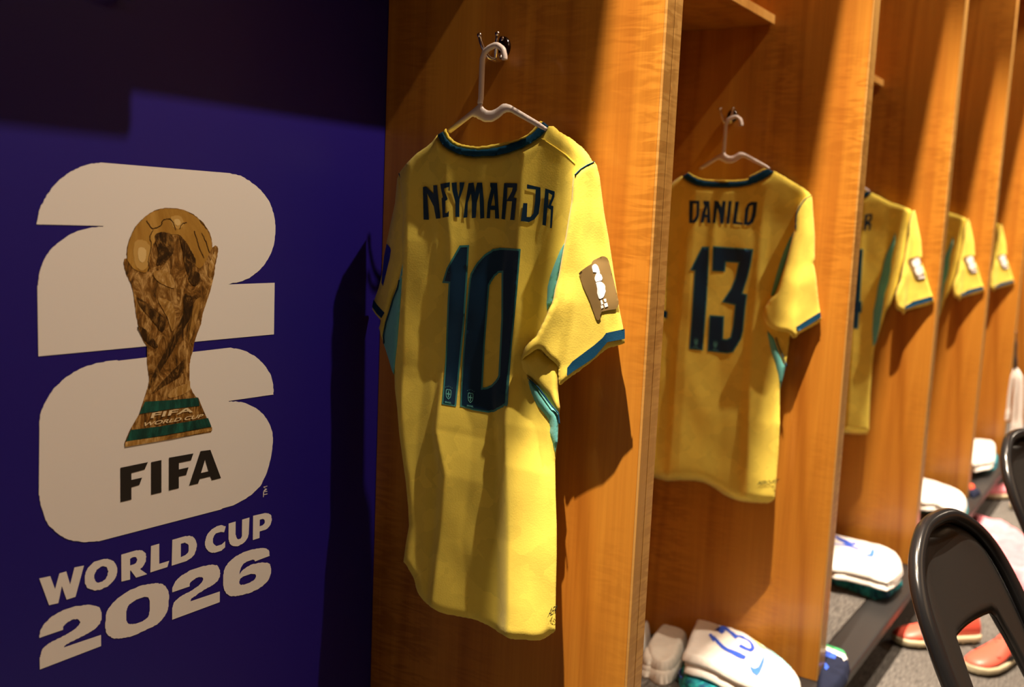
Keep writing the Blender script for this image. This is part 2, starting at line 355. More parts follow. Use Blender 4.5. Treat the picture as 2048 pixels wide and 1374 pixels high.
# outlines of cloth, prints and lettering, in metres: (y, z) on the shirts' plane, (x, z) on the back wall, (x, y) on the bench
DATA = {
 'digit_two': [[[.661,1.2],[.747,1.2],[.747,1.199],[.744,1.199],[.741,1.199],[.737,1.198],[.732,1.198],[.728,1.197],[.724,1.196],[.72,1.195],[.716,1.194],[.712,1.193],[.708,1.191],[.705,1.19],[.701,1.188],[.698,1.186],[.695,1.184],[.692,1.182],[.689,1.18],[.686,1.178],[.684,1.176],[.681,1.174],[.679,1.172],[.677,1.17],[.675,1.167],[.673,1.165],[.672,1.163],[.67,1.16],[.669,1.158],[.668,1.156],[.667,1.153],[.666,1.151],[.665,1.148],[.664,1.145],[.663,1.141],[.663,1.138],[.662,1.134],[.662,1.131],[.661,1.129],[.661,1.047],[1.028,1.047],[1.028,1.123],[.942,1.123],[.946,1.124],[.95,1.125],[.956,1.125],[.961,1.126],[.967,1.127],[.972,1.129],[.976,1.13],[.98,1.131],[.983,1.133],[.987,1.135],[.99,1.137],[.994,1.139],[.997,1.141],[1.0,1.143],[1.003,1.146],[1.006,1.148],[1.009,1.151],[1.011,1.154],[1.014,1.157],[1.016,1.16],[1.018,1.163],[1.02,1.166],[1.022,1.17],[1.023,1.173],[1.025,1.177],[1.026,1.181],[1.027,1.186],[1.027,1.19],[1.028,1.194],[1.028,1.198],[1.028,1.202],[1.028,1.206],[1.027,1.21],[1.027,1.213],[1.026,1.217],[1.025,1.22],[1.024,1.224],[1.022,1.227],[1.021,1.231],[1.019,1.234],[1.017,1.238],[1.015,1.241],[1.012,1.244],[1.009,1.247],[1.006,1.25],[1.002,1.253],[.999,1.256],[.995,1.258],[.991,1.261],[.987,1.263],[.982,1.265],[.978,1.268],[.973,1.269],[.97,1.271],[.967,1.272],[.964,1.273],[.962,1.274],[.96,1.274],[.957,1.274],[.954,1.275],[.951,1.275],[.947,1.275],[.943,1.276],[.939,1.276],[.936,1.276],[.933,1.276],[.752,1.276],[.75,1.276],[.749,1.276],[.746,1.276],[.744,1.276],[.741,1.275],[.738,1.275],[.735,1.274],[.732,1.274],[.729,1.273],[.726,1.272],[.723,1.271],[.72,1.27],[.717,1.269],[.714,1.267],[.711,1.266],[.708,1.264],[.705,1.263],[.702,1.261],[.699,1.259],[.697,1.257],[.694,1.255],[.691,1.253],[.689,1.251],[.687,1.249],[.685,1.247],[.683,1.245],[.681,1.243],[.679,1.24],[.678,1.238],[.676,1.236],[.674,1.234],[.673,1.231],[.671,1.229],[.67,1.226],[.669,1.224],[.667,1.222],[.666,1.219],[.665,1.217],[.664,1.214],[.664,1.212],[.663,1.209],[.663,1.208]]],
 'digit_six': [[[1.029,.957],[1.028,.959],[1.029,.961],[1.029,.964],[1.028,.967],[1.028,.97],[1.028,.972],[1.027,.975],[1.026,.978],[1.025,.981],[1.024,.984],[1.023,.987],[1.021,.99],[1.018,.993],[1.016,.996],[1.013,1.0],[1.01,1.003],[1.006,1.007],[1.003,1.009],[1.0,1.012],[.997,1.014],[.993,1.017],[.99,1.019],[.987,1.02],[.983,1.022],[.981,1.023],[.978,1.025],[.976,1.026],[.973,1.027],[.97,1.028],[.967,1.029],[.964,1.03],[.96,1.031],[.956,1.032],[.953,1.032],[.95,1.033],[.947,1.034],[.767,1.032],[.765,1.033],[.762,1.033],[.759,1.033],[.756,1.033],[.753,1.033],[.749,1.033],[.746,1.032],[.743,1.032],[.74,1.032],[.736,1.032],[.733,1.031],[.729,1.03],[.725,1.03],[.721,1.029],[.718,1.028],[.714,1.027],[.71,1.025],[.706,1.024],[.703,1.022],[.699,1.02],[.696,1.019],[.693,1.017],[.69,1.015],[.687,1.012],[.684,1.01],[.681,1.008],[.679,1.006],[.677,1.003],[.675,1.001],[.673,.998],[.671,.995],[.669,.992],[.667,.989],[.666,.986],[.664,.983],[.663,.98],[.662,.977],[.662,.973],[.661,.97],[.661,.966],[.661,.963],[.661,.961],[.659,.881],[.66,.88],[.66,.878],[.66,.875],[.661,.872],[.661,.869],[.662,.866],[.663,.863],[.664,.86],[.665,.856],[.666,.853],[.667,.849],[.669,.846],[.67,.843],[.672,.84],[.674,.838],[.677,.835],[.679,.832],[.681,.83],[.684,.827],[.686,.825],[.689,.823],[.691,.821],[.694,.819],[.697,.817],[.7,.816],[.703,.814],[.707,.813],[.71,.812],[.714,.81],[.717,.809],[.721,.808],[.724,.808],[.728,.807],[.732,.806],[.735,.806],[.737,.805],[.932,.803],[.935,.804],[.939,.804],[.944,.804],[.949,.804],[.954,.804],[.959,.805],[.964,.806],[.968,.807],[.973,.808],[.978,.809],[.982,.811],[.987,.812],[.991,.814],[.994,.816],[.998,.818],[1.001,.82],[1.005,.822],[1.008,.825],[1.01,.829],[1.013,.833],[1.016,.837],[1.018,.841],[1.02,.846],[1.022,.851],[1.023,.855],[1.025,.86],[1.026,.865],[1.027,.87],[1.028,.875],[1.028,.879],[1.029,.884],[1.029,.887],[1.029,.891],[1.028,.895],[1.028,.899],[1.027,.902],[1.025,.906],[1.024,.909],[1.022,.913],[1.02,.916],[1.018,.919],[1.016,.922],[1.013,.925],[1.011,.928],[1.008,.931],[1.005,.933],[1.002,.936],[.999,.938],[.995,.941],[.991,.943],[.987,.945],[.983,.947],[.979,.949],[.975,.951],[.972,.952],[.969,.953],[.966,.954],[.963,.954],[.96,.955],[.957,.956],[.955,.956],[.952,.956],[.949,.957],[.947,.957],[.945,.957],[.944,.958]]],
 'trophy': [[[.78,1.16],[.78,1.161],[.78,1.163],[.779,1.166],[.78,1.169],[.78,1.171],[.78,1.174],[.781,1.177],[.782,1.18],[.783,1.183],[.784,1.186],[.786,1.189],[.787,1.192],[.789,1.195],[.79,1.197],[.792,1.2],[.794,1.202],[.796,1.204],[.798,1.206],[.8,1.208],[.803,1.21],[.805,1.212],[.808,1.214],[.811,1.216],[.814,1.218],[.817,1.219],[.82,1.221],[.823,1.222],[.827,1.223],[.83,1.224],[.833,1.224],[.836,1.225],[.84,1.225],[.843,1.225],[.846,1.225],[.85,1.225],[.853,1.225],[.856,1.225],[.86,1.224],[.863,1.224],[.867,1.223],[.87,1.222],[.873,1.221],[.876,1.22],[.879,1.219],[.882,1.218],[.884,1.216],[.887,1.215],[.889,1.213],[.892,1.211],[.894,1.21],[.897,1.208],[.899,1.206],[.901,1.203],[.903,1.201],[.905,1.199],[.906,1.197],[.908,1.195],[.909,1.193],[.91,1.19],[.911,1.188],[.912,1.185],[.912,1.183],[.913,1.18],[.913,1.178],[.913,1.175],[.913,1.174],[.918,1.177],[.919,1.177],[.919,1.177],[.92,1.176],[.921,1.176],[.922,1.175],[.922,1.174],[.923,1.173],[.923,1.171],[.923,1.17],[.923,1.168],[.922,1.166],[.922,1.165],[.922,1.162],[.921,1.16],[.92,1.157],[.92,1.155],[.919,1.152],[.918,1.15],[.918,1.147],[.918,1.145],[.917,1.142],[.917,1.14],[.917,1.138],[.916,1.135],[.915,1.132],[.914,1.128],[.913,1.125],[.912,1.121],[.911,1.118],[.91,1.115],[.909,1.112],[.908,1.11],[.907,1.107],[.906,1.105],[.905,1.103],[.904,1.1],[.903,1.098],[.902,1.095],[.901,1.093],[.9,1.091],[.899,1.088],[.898,1.086],[.897,1.083],[.897,1.081],[.896,1.078],[.896,1.076],[.895,1.073],[.895,1.071],[.894,1.069],[.893,1.067],[.892,1.065],[.891,1.063],[.89,1.061],[.889,1.059],[.888,1.057],[.887,1.054],[.886,1.052],[.885,1.049],[.884,1.047],[.883,1.044],[.883,1.043],[.883,1.041],[.882,1.039],[.882,1.038],[.882,1.036],[.881,1.035],[.881,1.033],[.88,1.031],[.879,1.029],[.878,1.027],[.878,1.025],[.877,1.023],[.877,1.02],[.876,1.018],[.876,1.015],[.876,1.013],[.876,1.01],[.876,1.008],[.876,1.005],[.876,1.003],[.876,1.0],[.876,.998],[.876,.995],[.877,.993],[.877,.991],[.877,.989],[.877,.988],[.877,.986],[.878,.984],[.879,.983],[.88,.981],[.881,.979],[.882,.977],[.884,.975],[.885,.973],[.886,.972],[.887,.971],[.888,.97],[.889,.97],[.89,.97],[.89,.97],[.891,.969],[.896,.958],[.905,.94],[.913,.926],[.915,.921],[.913,.918],[.778,.92],[.775,.922],[.775,.925],[.778,.931],[.783,.941],[.797,.96],[.804,.978],[.809,.991],[.81,.992],[.81,.994],[.811,.996],[.811,.998],[.812,1.001],[.812,1.004],[.812,1.007],[.811,1.01],[.811,1.013],[.81,1.017],[.81,1.021],[.809,1.024],[.809,1.028],[.809,1.032],[.809,1.036],[.809,1.039],[.809,1.043],[.809,1.046],[.808,1.048],[.807,1.05],[.806,1.051],[.805,1.052],[.804,1.054],[.803,1.055],[.802,1.058],[.801,1.06],[.8,1.062],[.799,1.065],[.798,1.067],[.797,1.07],[.797,1.073],[.796,1.075],[.795,1.078],[.795,1.081],[.794,1.084],[.793,1.086],[.793,1.089],[.792,1.092],[.792,1.095],[.792,1.097],[.791,1.1],[.791,1.103],[.79,1.106],[.79,1.108],[.79,1.111],[.789,1.114],[.789,1.117],[.788,1.119],[.788,1.121],[.787,1.123],[.786,1.125],[.786,1.127],[.785,1.129],[.784,1.131],[.783,1.132],[.782,1.134],[.782,1.135],[.781,1.137],[.78,1.138],[.779,1.14],[.778,1.142],[.778,1.144],[.777,1.146],[.776,1.148],[.776,1.15],[.776,1.151],[.775,1.153],[.775,1.155],[.775,1.156],[.776,1.158],[.776,1.159],[.776,1.16]]],
 'trophy_ball': [[[.78,1.158],[.78,1.16],[.78,1.162],[.78,1.165],[.78,1.168],[.78,1.171],[.781,1.174],[.781,1.177],[.782,1.18],[.784,1.183],[.785,1.186],[.786,1.189],[.788,1.192],[.789,1.195],[.791,1.197],[.792,1.199],[.794,1.201],[.796,1.204],[.798,1.206],[.801,1.208],[.803,1.21],[.806,1.212],[.808,1.214],[.811,1.216],[.814,1.217],[.817,1.219],[.82,1.22],[.823,1.221],[.827,1.222],[.83,1.223],[.833,1.223],[.836,1.224],[.84,1.224],[.843,1.224],[.846,1.224],[.85,1.224],[.853,1.224],[.856,1.224],[.86,1.223],[.863,1.223],[.866,1.222],[.869,1.221],[.873,1.22],[.875,1.219],[.878,1.218],[.881,1.217],[.884,1.215],[.886,1.214],[.889,1.212],[.891,1.21],[.893,1.209],[.896,1.207],[.898,1.205],[.9,1.203],[.902,1.201],[.904,1.198],[.905,1.196],[.906,1.194],[.907,1.192],[.908,1.189],[.909,1.187],[.91,1.185],[.911,1.182],[.911,1.18],[.911,1.177],[.912,1.175],[.912,1.174],[.903,1.157],[.902,1.156],[.9,1.154],[.898,1.151],[.896,1.149],[.893,1.147],[.891,1.146],[.889,1.147],[.887,1.148],[.885,1.15],[.883,1.152],[.881,1.155],[.879,1.157],[.878,1.16],[.877,1.163],[.876,1.167],[.876,1.17],[.875,1.174],[.873,1.177],[.871,1.179],[.869,1.182],[.866,1.184],[.863,1.187],[.861,1.188],[.859,1.19],[.857,1.191],[.856,1.191],[.855,1.191],[.854,1.191],[.852,1.191],[.85,1.191],[.847,1.191],[.843,1.191],[.839,1.191],[.835,1.19],[.831,1.189],[.828,1.188],[.825,1.186],[.822,1.184],[.82,1.181],[.818,1.178],[.817,1.175],[.815,1.172],[.814,1.169],[.814,1.166],[.813,1.163],[.813,1.161],[.813,1.158],[.812,1.156],[.812,1.153],[.811,1.151],[.811,1.148],[.81,1.146],[.809,1.144],[.808,1.143],[.807,1.142],[.805,1.142],[.803,1.142],[.801,1.143],[.799,1.143],[.798,1.144],[.796,1.144],[.794,1.145],[.792,1.146],[.79,1.147],[.788,1.148],[.787,1.149]]],
 'trophy_shade': [[[.821,1.19],[.823,1.192],[.826,1.193],[.83,1.194],[.835,1.194],[.838,1.193],[.842,1.193],[.844,1.192],[.846,1.19],[.847,1.188],[.848,1.186],[.849,1.184],[.85,1.181],[.85,1.179],[.85,1.177],[.85,1.174],[.85,1.172],[.85,1.169],[.849,1.167],[.847,1.165],[.845,1.163],[.843,1.161],[.841,1.159],[.838,1.157],[.836,1.155],[.834,1.154],[.831,1.153],[.829,1.152],[.826,1.151],[.825,1.151],[.823,1.152],[.823,1.153],[.824,1.155],[.824,1.158],[.825,1.161],[.826,1.164],[.826,1.167],[.825,1.171],[.824,1.175],[.822,1.18],[.821,1.184],[.82,1.188]],[[.859,1.19],[.86,1.19],[.862,1.188],[.864,1.186],[.866,1.184],[.868,1.181],[.87,1.179],[.871,1.177],[.873,1.175],[.875,1.173],[.876,1.171],[.878,1.169],[.879,1.167],[.881,1.165],[.882,1.162],[.884,1.16],[.885,1.157],[.885,1.155],[.885,1.152],[.884,1.15],[.882,1.147],[.88,1.143],[.878,1.141],[.875,1.139],[.873,1.138],[.872,1.139],[.871,1.141],[.87,1.143],[.869,1.146],[.868,1.15],[.867,1.153],[.866,1.156],[.865,1.159],[.865,1.162],[.864,1.165],[.864,1.169],[.863,1.172],[.862,1.175],[.861,1.179],[.86,1.183],[.859,1.186],[.859,1.188]],[[.866,1.112],[.868,1.113],[.87,1.113],[.873,1.112],[.876,1.111],[.878,1.109],[.88,1.106],[.88,1.103],[.88,1.099],[.88,1.095],[.879,1.09],[.878,1.086],[.877,1.082],[.875,1.078],[.873,1.075],[.87,1.072],[.868,1.068],[.865,1.065],[.862,1.061],[.859,1.056],[.857,1.052],[.854,1.047],[.851,1.042],[.848,1.037],[.845,1.033],[.841,1.029],[.838,1.024],[.834,1.02],[.831,1.016],[.828,1.012],[.825,1.008],[.822,1.005],[.82,1.001],[.817,.997],[.815,.994],[.813,.992],[.812,.99],[.811,.99],[.811,.991],[.811,.993],[.811,.996],[.812,.999],[.814,1.002],[.816,1.006],[.819,1.011],[.822,1.017],[.826,1.023],[.83,1.029],[.833,1.034],[.837,1.039],[.84,1.044],[.844,1.049],[.847,1.054],[.85,1.059],[.853,1.064],[.856,1.068],[.858,1.072],[.86,1.076],[.862,1.08],[.864,1.084],[.865,1.087],[.866,1.092],[.866,1.097],[.865,1.101],[.865,1.106],[.865,1.109]],[[.794,1.111],[.795,1.111],[.796,1.11],[.798,1.109],[.801,1.108],[.803,1.106],[.806,1.105],[.808,1.103],[.811,1.101],[.814,1.099],[.818,1.096],[.821,1.094],[.823,1.092],[.826,1.09],[.829,1.088],[.831,1.086],[.834,1.084],[.835,1.082],[.837,1.079],[.837,1.077],[.837,1.073],[.836,1.07],[.835,1.067],[.833,1.065],[.832,1.064],[.83,1.065],[.827,1.067],[.825,1.07],[.822,1.074],[.819,1.077],[.816,1.08],[.814,1.083],[.811,1.086],[.808,1.089],[.805,1.092],[.802,1.095],[.8,1.098],[.798,1.1],[.797,1.103],[.795,1.106],[.795,1.108],[.794,1.11]],[[.842,1.006],[.846,1.01],[.85,1.013],[.855,1.016],[.859,1.019],[.862,1.022],[.865,1.024],[.867,1.025],[.868,1.026],[.869,1.026],[.87,1.026],[.87,1.025],[.87,1.023],[.869,1.021],[.869,1.018],[.868,1.015],[.866,1.011],[.865,1.007],[.862,1.004],[.859,1.002],[.855,1.0],[.85,.998],[.845,.996],[.84,.994],[.836,.993],[.832,.991],[.827,.989],[.823,.987],[.819,.985],[.817,.985],[.816,.985],[.818,.987],[.822,.99],[.826,.994],[.832,.999],[.837,1.003]],[[.876,1.14],[.878,1.141],[.881,1.142],[.883,1.142],[.886,1.142],[.888,1.141],[.89,1.14],[.891,1.139],[.892,1.137],[.892,1.134],[.892,1.132],[.892,1.13],[.891,1.128],[.891,1.127],[.889,1.125],[.888,1.124],[.886,1.124],[.884,1.123],[.882,1.123],[.881,1.124],[.879,1.125],[.877,1.126],[.876,1.128],[.874,1.129],[.874,1.131],[.873,1.132],[.873,1.134],[.874,1.136],[.874,1.138],[.875,1.139]],[[.795,1.075],[.796,1.075],[.797,1.074],[.8,1.073],[.803,1.071],[.806,1.069],[.808,1.067],[.811,1.064],[.814,1.06],[.818,1.056],[.821,1.053],[.823,1.049],[.825,1.047],[.825,1.045],[.825,1.044],[.824,1.044],[.823,1.044],[.821,1.044],[.819,1.045],[.817,1.046],[.814,1.048],[.811,1.05],[.808,1.053],[.805,1.055],[.803,1.058],[.801,1.061],[.799,1.064],[.797,1.068],[.795,1.071],[.795,1.073]]],
 'trophy_glint': [[[.792,1.176],[.793,1.178],[.795,1.179],[.796,1.18],[.798,1.18],[.8,1.18],[.802,1.18],[.803,1.179],[.805,1.179],[.807,1.178],[.808,1.176],[.81,1.175],[.811,1.173],[.811,1.171],[.811,1.168],[.811,1.164],[.81,1.161],[.81,1.158],[.809,1.156],[.808,1.154],[.807,1.152],[.806,1.151],[.804,1.15],[.803,1.149],[.802,1.149],[.8,1.149],[.798,1.15],[.797,1.151],[.795,1.152],[.794,1.154],[.793,1.156],[.792,1.159],[.792,1.162],[.791,1.166],[.791,1.17],[.792,1.174]],[[.847,1.212],[.848,1.213],[.85,1.213],[.852,1.214],[.855,1.214],[.857,1.214],[.859,1.213],[.86,1.213],[.861,1.211],[.862,1.21],[.863,1.208],[.863,1.207],[.863,1.205],[.863,1.204],[.862,1.203],[.861,1.202],[.86,1.201],[.858,1.201],[.857,1.2],[.856,1.2],[.855,1.2],[.853,1.201],[.852,1.201],[.85,1.202],[.849,1.203],[.849,1.204],[.848,1.206],[.847,1.207],[.847,1.209],[.847,1.211]],[[.818,1.142],[.819,1.143],[.821,1.144],[.824,1.144],[.827,1.145],[.83,1.145],[.833,1.145],[.836,1.144],[.838,1.143],[.841,1.142],[.843,1.14],[.846,1.138],[.847,1.136],[.849,1.134],[.85,1.131],[.851,1.128],[.851,1.126],[.851,1.123],[.85,1.122],[.849,1.121],[.847,1.121],[.844,1.122],[.841,1.123],[.838,1.124],[.836,1.125],[.834,1.126],[.831,1.127],[.829,1.128],[.827,1.129],[.825,1.131],[.823,1.132],[.822,1.134],[.82,1.135],[.819,1.137],[.818,1.139],[.818,1.14]],[[.825,1.108],[.826,1.109],[.829,1.109],[.833,1.108],[.837,1.107],[.841,1.105],[.845,1.103],[.847,1.1],[.849,1.097],[.85,1.094],[.852,1.09],[.853,1.087],[.853,1.083],[.853,1.08],[.852,1.075],[.851,1.071],[.85,1.068],[.849,1.065],[.847,1.064],[.846,1.065],[.845,1.068],[.844,1.071],[.842,1.076],[.841,1.08],[.839,1.084],[.836,1.088],[.833,1.093],[.83,1.098],[.827,1.102],[.825,1.106]],[[.883,1.101],[.884,1.103],[.887,1.105],[.889,1.106],[.892,1.107],[.894,1.107],[.895,1.106],[.895,1.103],[.894,1.1],[.893,1.095],[.892,1.09],[.89,1.086],[.889,1.081],[.887,1.077],[.886,1.073],[.884,1.068],[.883,1.064],[.881,1.06],[.88,1.057],[.879,1.054],[.877,1.051],[.876,1.049],[.875,1.047],[.874,1.047],[.874,1.048],[.874,1.05],[.875,1.055],[.875,1.06],[.876,1.066],[.877,1.072],[.878,1.077],[.879,1.081],[.879,1.086],[.88,1.091],[.881,1.095],[.881,1.098]],[[.845,.984],[.848,.986],[.851,.987],[.856,.989],[.861,.99],[.865,.991],[.868,.991],[.871,.991],[.873,.99],[.875,.988],[.877,.986],[.877,.984],[.877,.983],[.876,.982],[.873,.98],[.87,.979],[.866,.978],[.863,.977],[.859,.976],[.856,.976],[.853,.975],[.849,.975],[.846,.975],[.844,.975],[.842,.976],[.841,.977],[.841,.978],[.841,.98],[.842,.981],[.843,.983]],[[.91,1.157],[.911,1.16],[.913,1.163],[.915,1.165],[.916,1.168],[.918,1.169],[.919,1.169],[.919,1.169],[.919,1.167],[.919,1.164],[.919,1.161],[.918,1.158],[.917,1.155],[.916,1.151],[.915,1.147],[.914,1.143],[.912,1.14],[.911,1.137],[.91,1.135],[.909,1.134],[.908,1.134],[.907,1.135],[.906,1.136],[.905,1.138],[.905,1.14],[.905,1.142],[.906,1.145],[.906,1.148],[.907,1.151],[.908,1.154]]],
 'trophy_green': [[[.805,.975],[.846,.972],[.889,.97],[.893,.958],[.846,.96],[.797,.96]],[[.784,.941],[.828,.939],[.907,.939],[.913,.926],[.833,.926],[.777,.927]]],
 'trophy_rim': [[[.776,.926],[.779,.927],[.833,.925],[.914,.925],[.914,.922],[.913,.92],[.847,.919],[.776,.92],[.775,.922]]],
 'word_fifa': [[[.769,.894],[.81,.894],[.805,.885],[.785,.884],[.785,.875],[.801,.875],[.797,.866],[.785,.865],[.785,.849],[.769,.849]],[[.815,.893],[.831,.893],[.831,.849],[.815,.849]],[[.843,.894],[.883,.893],[.879,.884],[.859,.884],[.859,.875],[.875,.875],[.871,.865],[.859,.865],[.859,.849],[.843,.849]],[[.895,.894],[.912,.893],[.931,.849],[.915,.849],[.912,.855],[.894,.855],[.891,.849],[.876,.849]],[[.903,.881],[.909,.863],[.896,.863]]],
 'word_world_cup': [[[.658,.779],[.672,.778],[.678,.76],[.684,.778],[.693,.778],[.698,.76],[.704,.78],[.717,.779],[.705,.742],[.693,.742],[.687,.761],[.682,.741],[.67,.742]],[[.75,.779],[.751,.778],[.753,.777],[.755,.776],[.756,.775],[.758,.774],[.759,.773],[.76,.771],[.761,.77],[.762,.768],[.763,.766],[.763,.765],[.764,.763],[.764,.761],[.764,.759],[.764,.757],[.763,.755],[.763,.753],[.762,.752],[.761,.75],[.76,.749],[.758,.747],[.756,.746],[.755,.745],[.753,.744],[.751,.743],[.75,.742],[.748,.742],[.746,.742],[.744,.742],[.742,.741],[.74,.741],[.738,.741],[.736,.742],[.734,.742],[.732,.742],[.73,.743],[.729,.744],[.727,.745],[.725,.746],[.724,.747],[.722,.748],[.721,.749],[.72,.751],[.72,.752],[.719,.754],[.718,.755],[.718,.757],[.718,.758],[.718,.76],[.718,.762],[.718,.764],[.718,.766],[.719,.767],[.719,.769],[.72,.771],[.721,.772],[.722,.774],[.723,.775],[.725,.776],[.726,.777],[.728,.778],[.729,.779],[.731,.78],[.733,.78],[.734,.78],[.736,.78],[.738,.78],[.741,.78],[.743,.78],[.745,.78],[.748,.779]],[[.743,.771],[.744,.771],[.745,.77],[.746,.77],[.747,.769],[.748,.769],[.749,.768],[.749,.767],[.75,.766],[.75,.765],[.75,.764],[.751,.763],[.751,.762],[.751,.761],[.75,.76],[.75,.758],[.75,.757],[.749,.756],[.748,.755],[.748,.754],[.747,.753],[.745,.752],[.744,.752],[.743,.751],[.742,.751],[.741,.751],[.739,.751],[.738,.751],[.737,.751],[.736,.751],[.735,.752],[.734,.752],[.734,.753],[.733,.754],[.732,.755],[.732,.756],[.732,.757],[.731,.758],[.731,.759],[.731,.76],[.731,.761],[.731,.762],[.731,.763],[.732,.764],[.732,.765],[.733,.766],[.734,.767],[.734,.768],[.735,.769],[.736,.769],[.738,.77],[.739,.77],[.74,.771],[.742,.771]],[[.77,.779],[.793,.779],[.793,.779],[.795,.778],[.796,.778],[.798,.778],[.799,.777],[.801,.777],[.802,.776],[.803,.775],[.804,.774],[.805,.773],[.806,.772],[.807,.771],[.807,.77],[.807,.768],[.808,.766],[.807,.765],[.807,.763],[.807,.762],[.807,.76],[.806,.759],[.805,.758],[.805,.757],[.804,.756],[.803,.755],[.802,.754],[.801,.753],[.8,.753],[.799,.753],[.799,.752],[.798,.752],[.809,.742],[.792,.742],[.784,.754],[.783,.754],[.783,.742],[.77,.743]],[[.783,.77],[.786,.771],[.789,.771],[.792,.77],[.793,.768],[.794,.766],[.793,.764],[.792,.762],[.789,.761],[.786,.761],[.783,.761],[.783,.766]],[[.815,.779],[.828,.779],[.828,.751],[.844,.751],[.841,.743],[.814,.743]],[[.849,.779],[.87,.779],[.871,.779],[.873,.778],[.875,.778],[.877,.778],[.879,.777],[.88,.776],[.882,.776],[.883,.775],[.884,.774],[.885,.773],[.886,.772],[.887,.77],[.888,.769],[.888,.768],[.889,.766],[.889,.765],[.89,.763],[.89,.762],[.89,.76],[.89,.759],[.889,.757],[.889,.756],[.889,.755],[.888,.753],[.887,.752],[.887,.751],[.886,.749],[.885,.748],[.883,.747],[.882,.746],[.88,.745],[.879,.745],[.876,.744],[.875,.744],[.873,.743],[.872,.743],[.848,.743]],[[.863,.77],[.87,.77],[.871,.769],[.871,.769],[.872,.768],[.873,.768],[.874,.767],[.875,.766],[.876,.765],[.876,.764],[.876,.763],[.876,.762],[.876,.762],[.876,.761],[.876,.76],[.876,.759],[.876,.758],[.876,.757],[.876,.756],[.875,.755],[.875,.754],[.874,.754],[.873,.753],[.872,.753],[.871,.752],[.871,.752],[.863,.751]],[[.941,.776],[.938,.768],[.932,.77],[.931,.77],[.93,.77],[.928,.77],[.927,.77],[.926,.77],[.924,.77],[.923,.77],[.922,.769],[.921,.768],[.92,.768],[.92,.767],[.919,.766],[.919,.765],[.918,.764],[.918,.763],[.918,.762],[.918,.761],[.918,.76],[.918,.759],[.918,.758],[.919,.756],[.92,.755],[.92,.754],[.921,.754],[.922,.753],[.923,.752],[.923,.752],[.924,.751],[.925,.751],[.926,.751],[.928,.751],[.929,.751],[.93,.751],[.931,.751],[.933,.751],[.934,.751],[.935,.752],[.936,.752],[.937,.753],[.938,.753],[.939,.754],[.94,.754],[.94,.745],[.939,.745],[.938,.744],[.937,.744],[.935,.743],[.934,.742],[.932,.742],[.93,.742],[.929,.742],[.927,.742],[.925,.742],[.923,.742],[.921,.742],[.919,.743],[.917,.743],[.915,.744],[.913,.745],[.912,.746],[.91,.747],[.909,.749],[.908,.75],[.907,.751],[.906,.753],[.905,.754],[.905,.756],[.904,.757],[.904,.758],[.904,.76],[.904,.761],[.904,.763],[.905,.764],[.905,.766],[.906,.767],[.906,.769],[.907,.77],[.908,.772],[.909,.773],[.91,.774],[.912,.775],[.913,.776],[.915,.777],[.916,.778],[.918,.778],[.92,.779],[.922,.779],[.924,.78],[.926,.78],[.928,.78],[.93,.78],[.931,.78],[.933,.78],[.934,.779],[.935,.779],[.936,.779],[.936,.778]],[[.946,.779],[.959,.779],[.959,.759],[.96,.758],[.96,.757],[.96,.756],[.961,.755],[.961,.754],[.962,.753],[.962,.752],[.963,.752],[.964,.751],[.964,.751],[.965,.751],[.966,.751],[.966,.751],[.967,.751],[.968,.751],[.969,.751],[.969,.752],[.97,.752],[.97,.753],[.971,.754],[.971,.755],[.971,.756],[.971,.756],[.971,.757],[.971,.779],[.985,.779],[.984,.756],[.984,.755],[.984,.754],[.983,.752],[.983,.751],[.982,.749],[.981,.748],[.98,.747],[.979,.746],[.978,.745],[.976,.744],[.975,.743],[.973,.743],[.972,.742],[.97,.742],[.968,.742],[.966,.741],[.964,.741],[.962,.741],[.96,.742],[.958,.742],[.957,.743],[.955,.743],[.954,.744],[.952,.745],[.951,.746],[.95,.747],[.949,.748],[.948,.75],[.948,.751],[.947,.752],[.947,.754],[.946,.755],[.946,.756],[.946,.758],[.946,.759],[.946,.76]],[[.992,.78],[1.012,.779],[1.013,.779],[1.014,.779],[1.016,.779],[1.017,.778],[1.019,.778],[1.02,.777],[1.022,.777],[1.023,.776],[1.024,.775],[1.025,.775],[1.026,.774],[1.027,.773],[1.028,.772],[1.028,.77],[1.028,.769],[1.029,.767],[1.029,.766],[1.029,.764],[1.028,.763],[1.028,.762],[1.027,.76],[1.027,.759],[1.026,.758],[1.025,.757],[1.024,.756],[1.022,.755],[1.021,.754],[1.02,.754],[1.018,.753],[1.017,.753],[1.015,.753],[1.013,.753],[1.01,.753],[1.008,.753],[1.006,.753],[1.005,.753],[1.005,.743],[.992,.743]],[[1.005,.771],[1.011,.771],[1.012,.77],[1.012,.77],[1.013,.77],[1.014,.769],[1.014,.768],[1.015,.768],[1.015,.767],[1.015,.766],[1.015,.765],[1.015,.764],[1.015,.764],[1.014,.763],[1.014,.763],[1.013,.762],[1.012,.762],[1.012,.762],[1.011,.761],[1.01,.761],[1.005,.761]]],
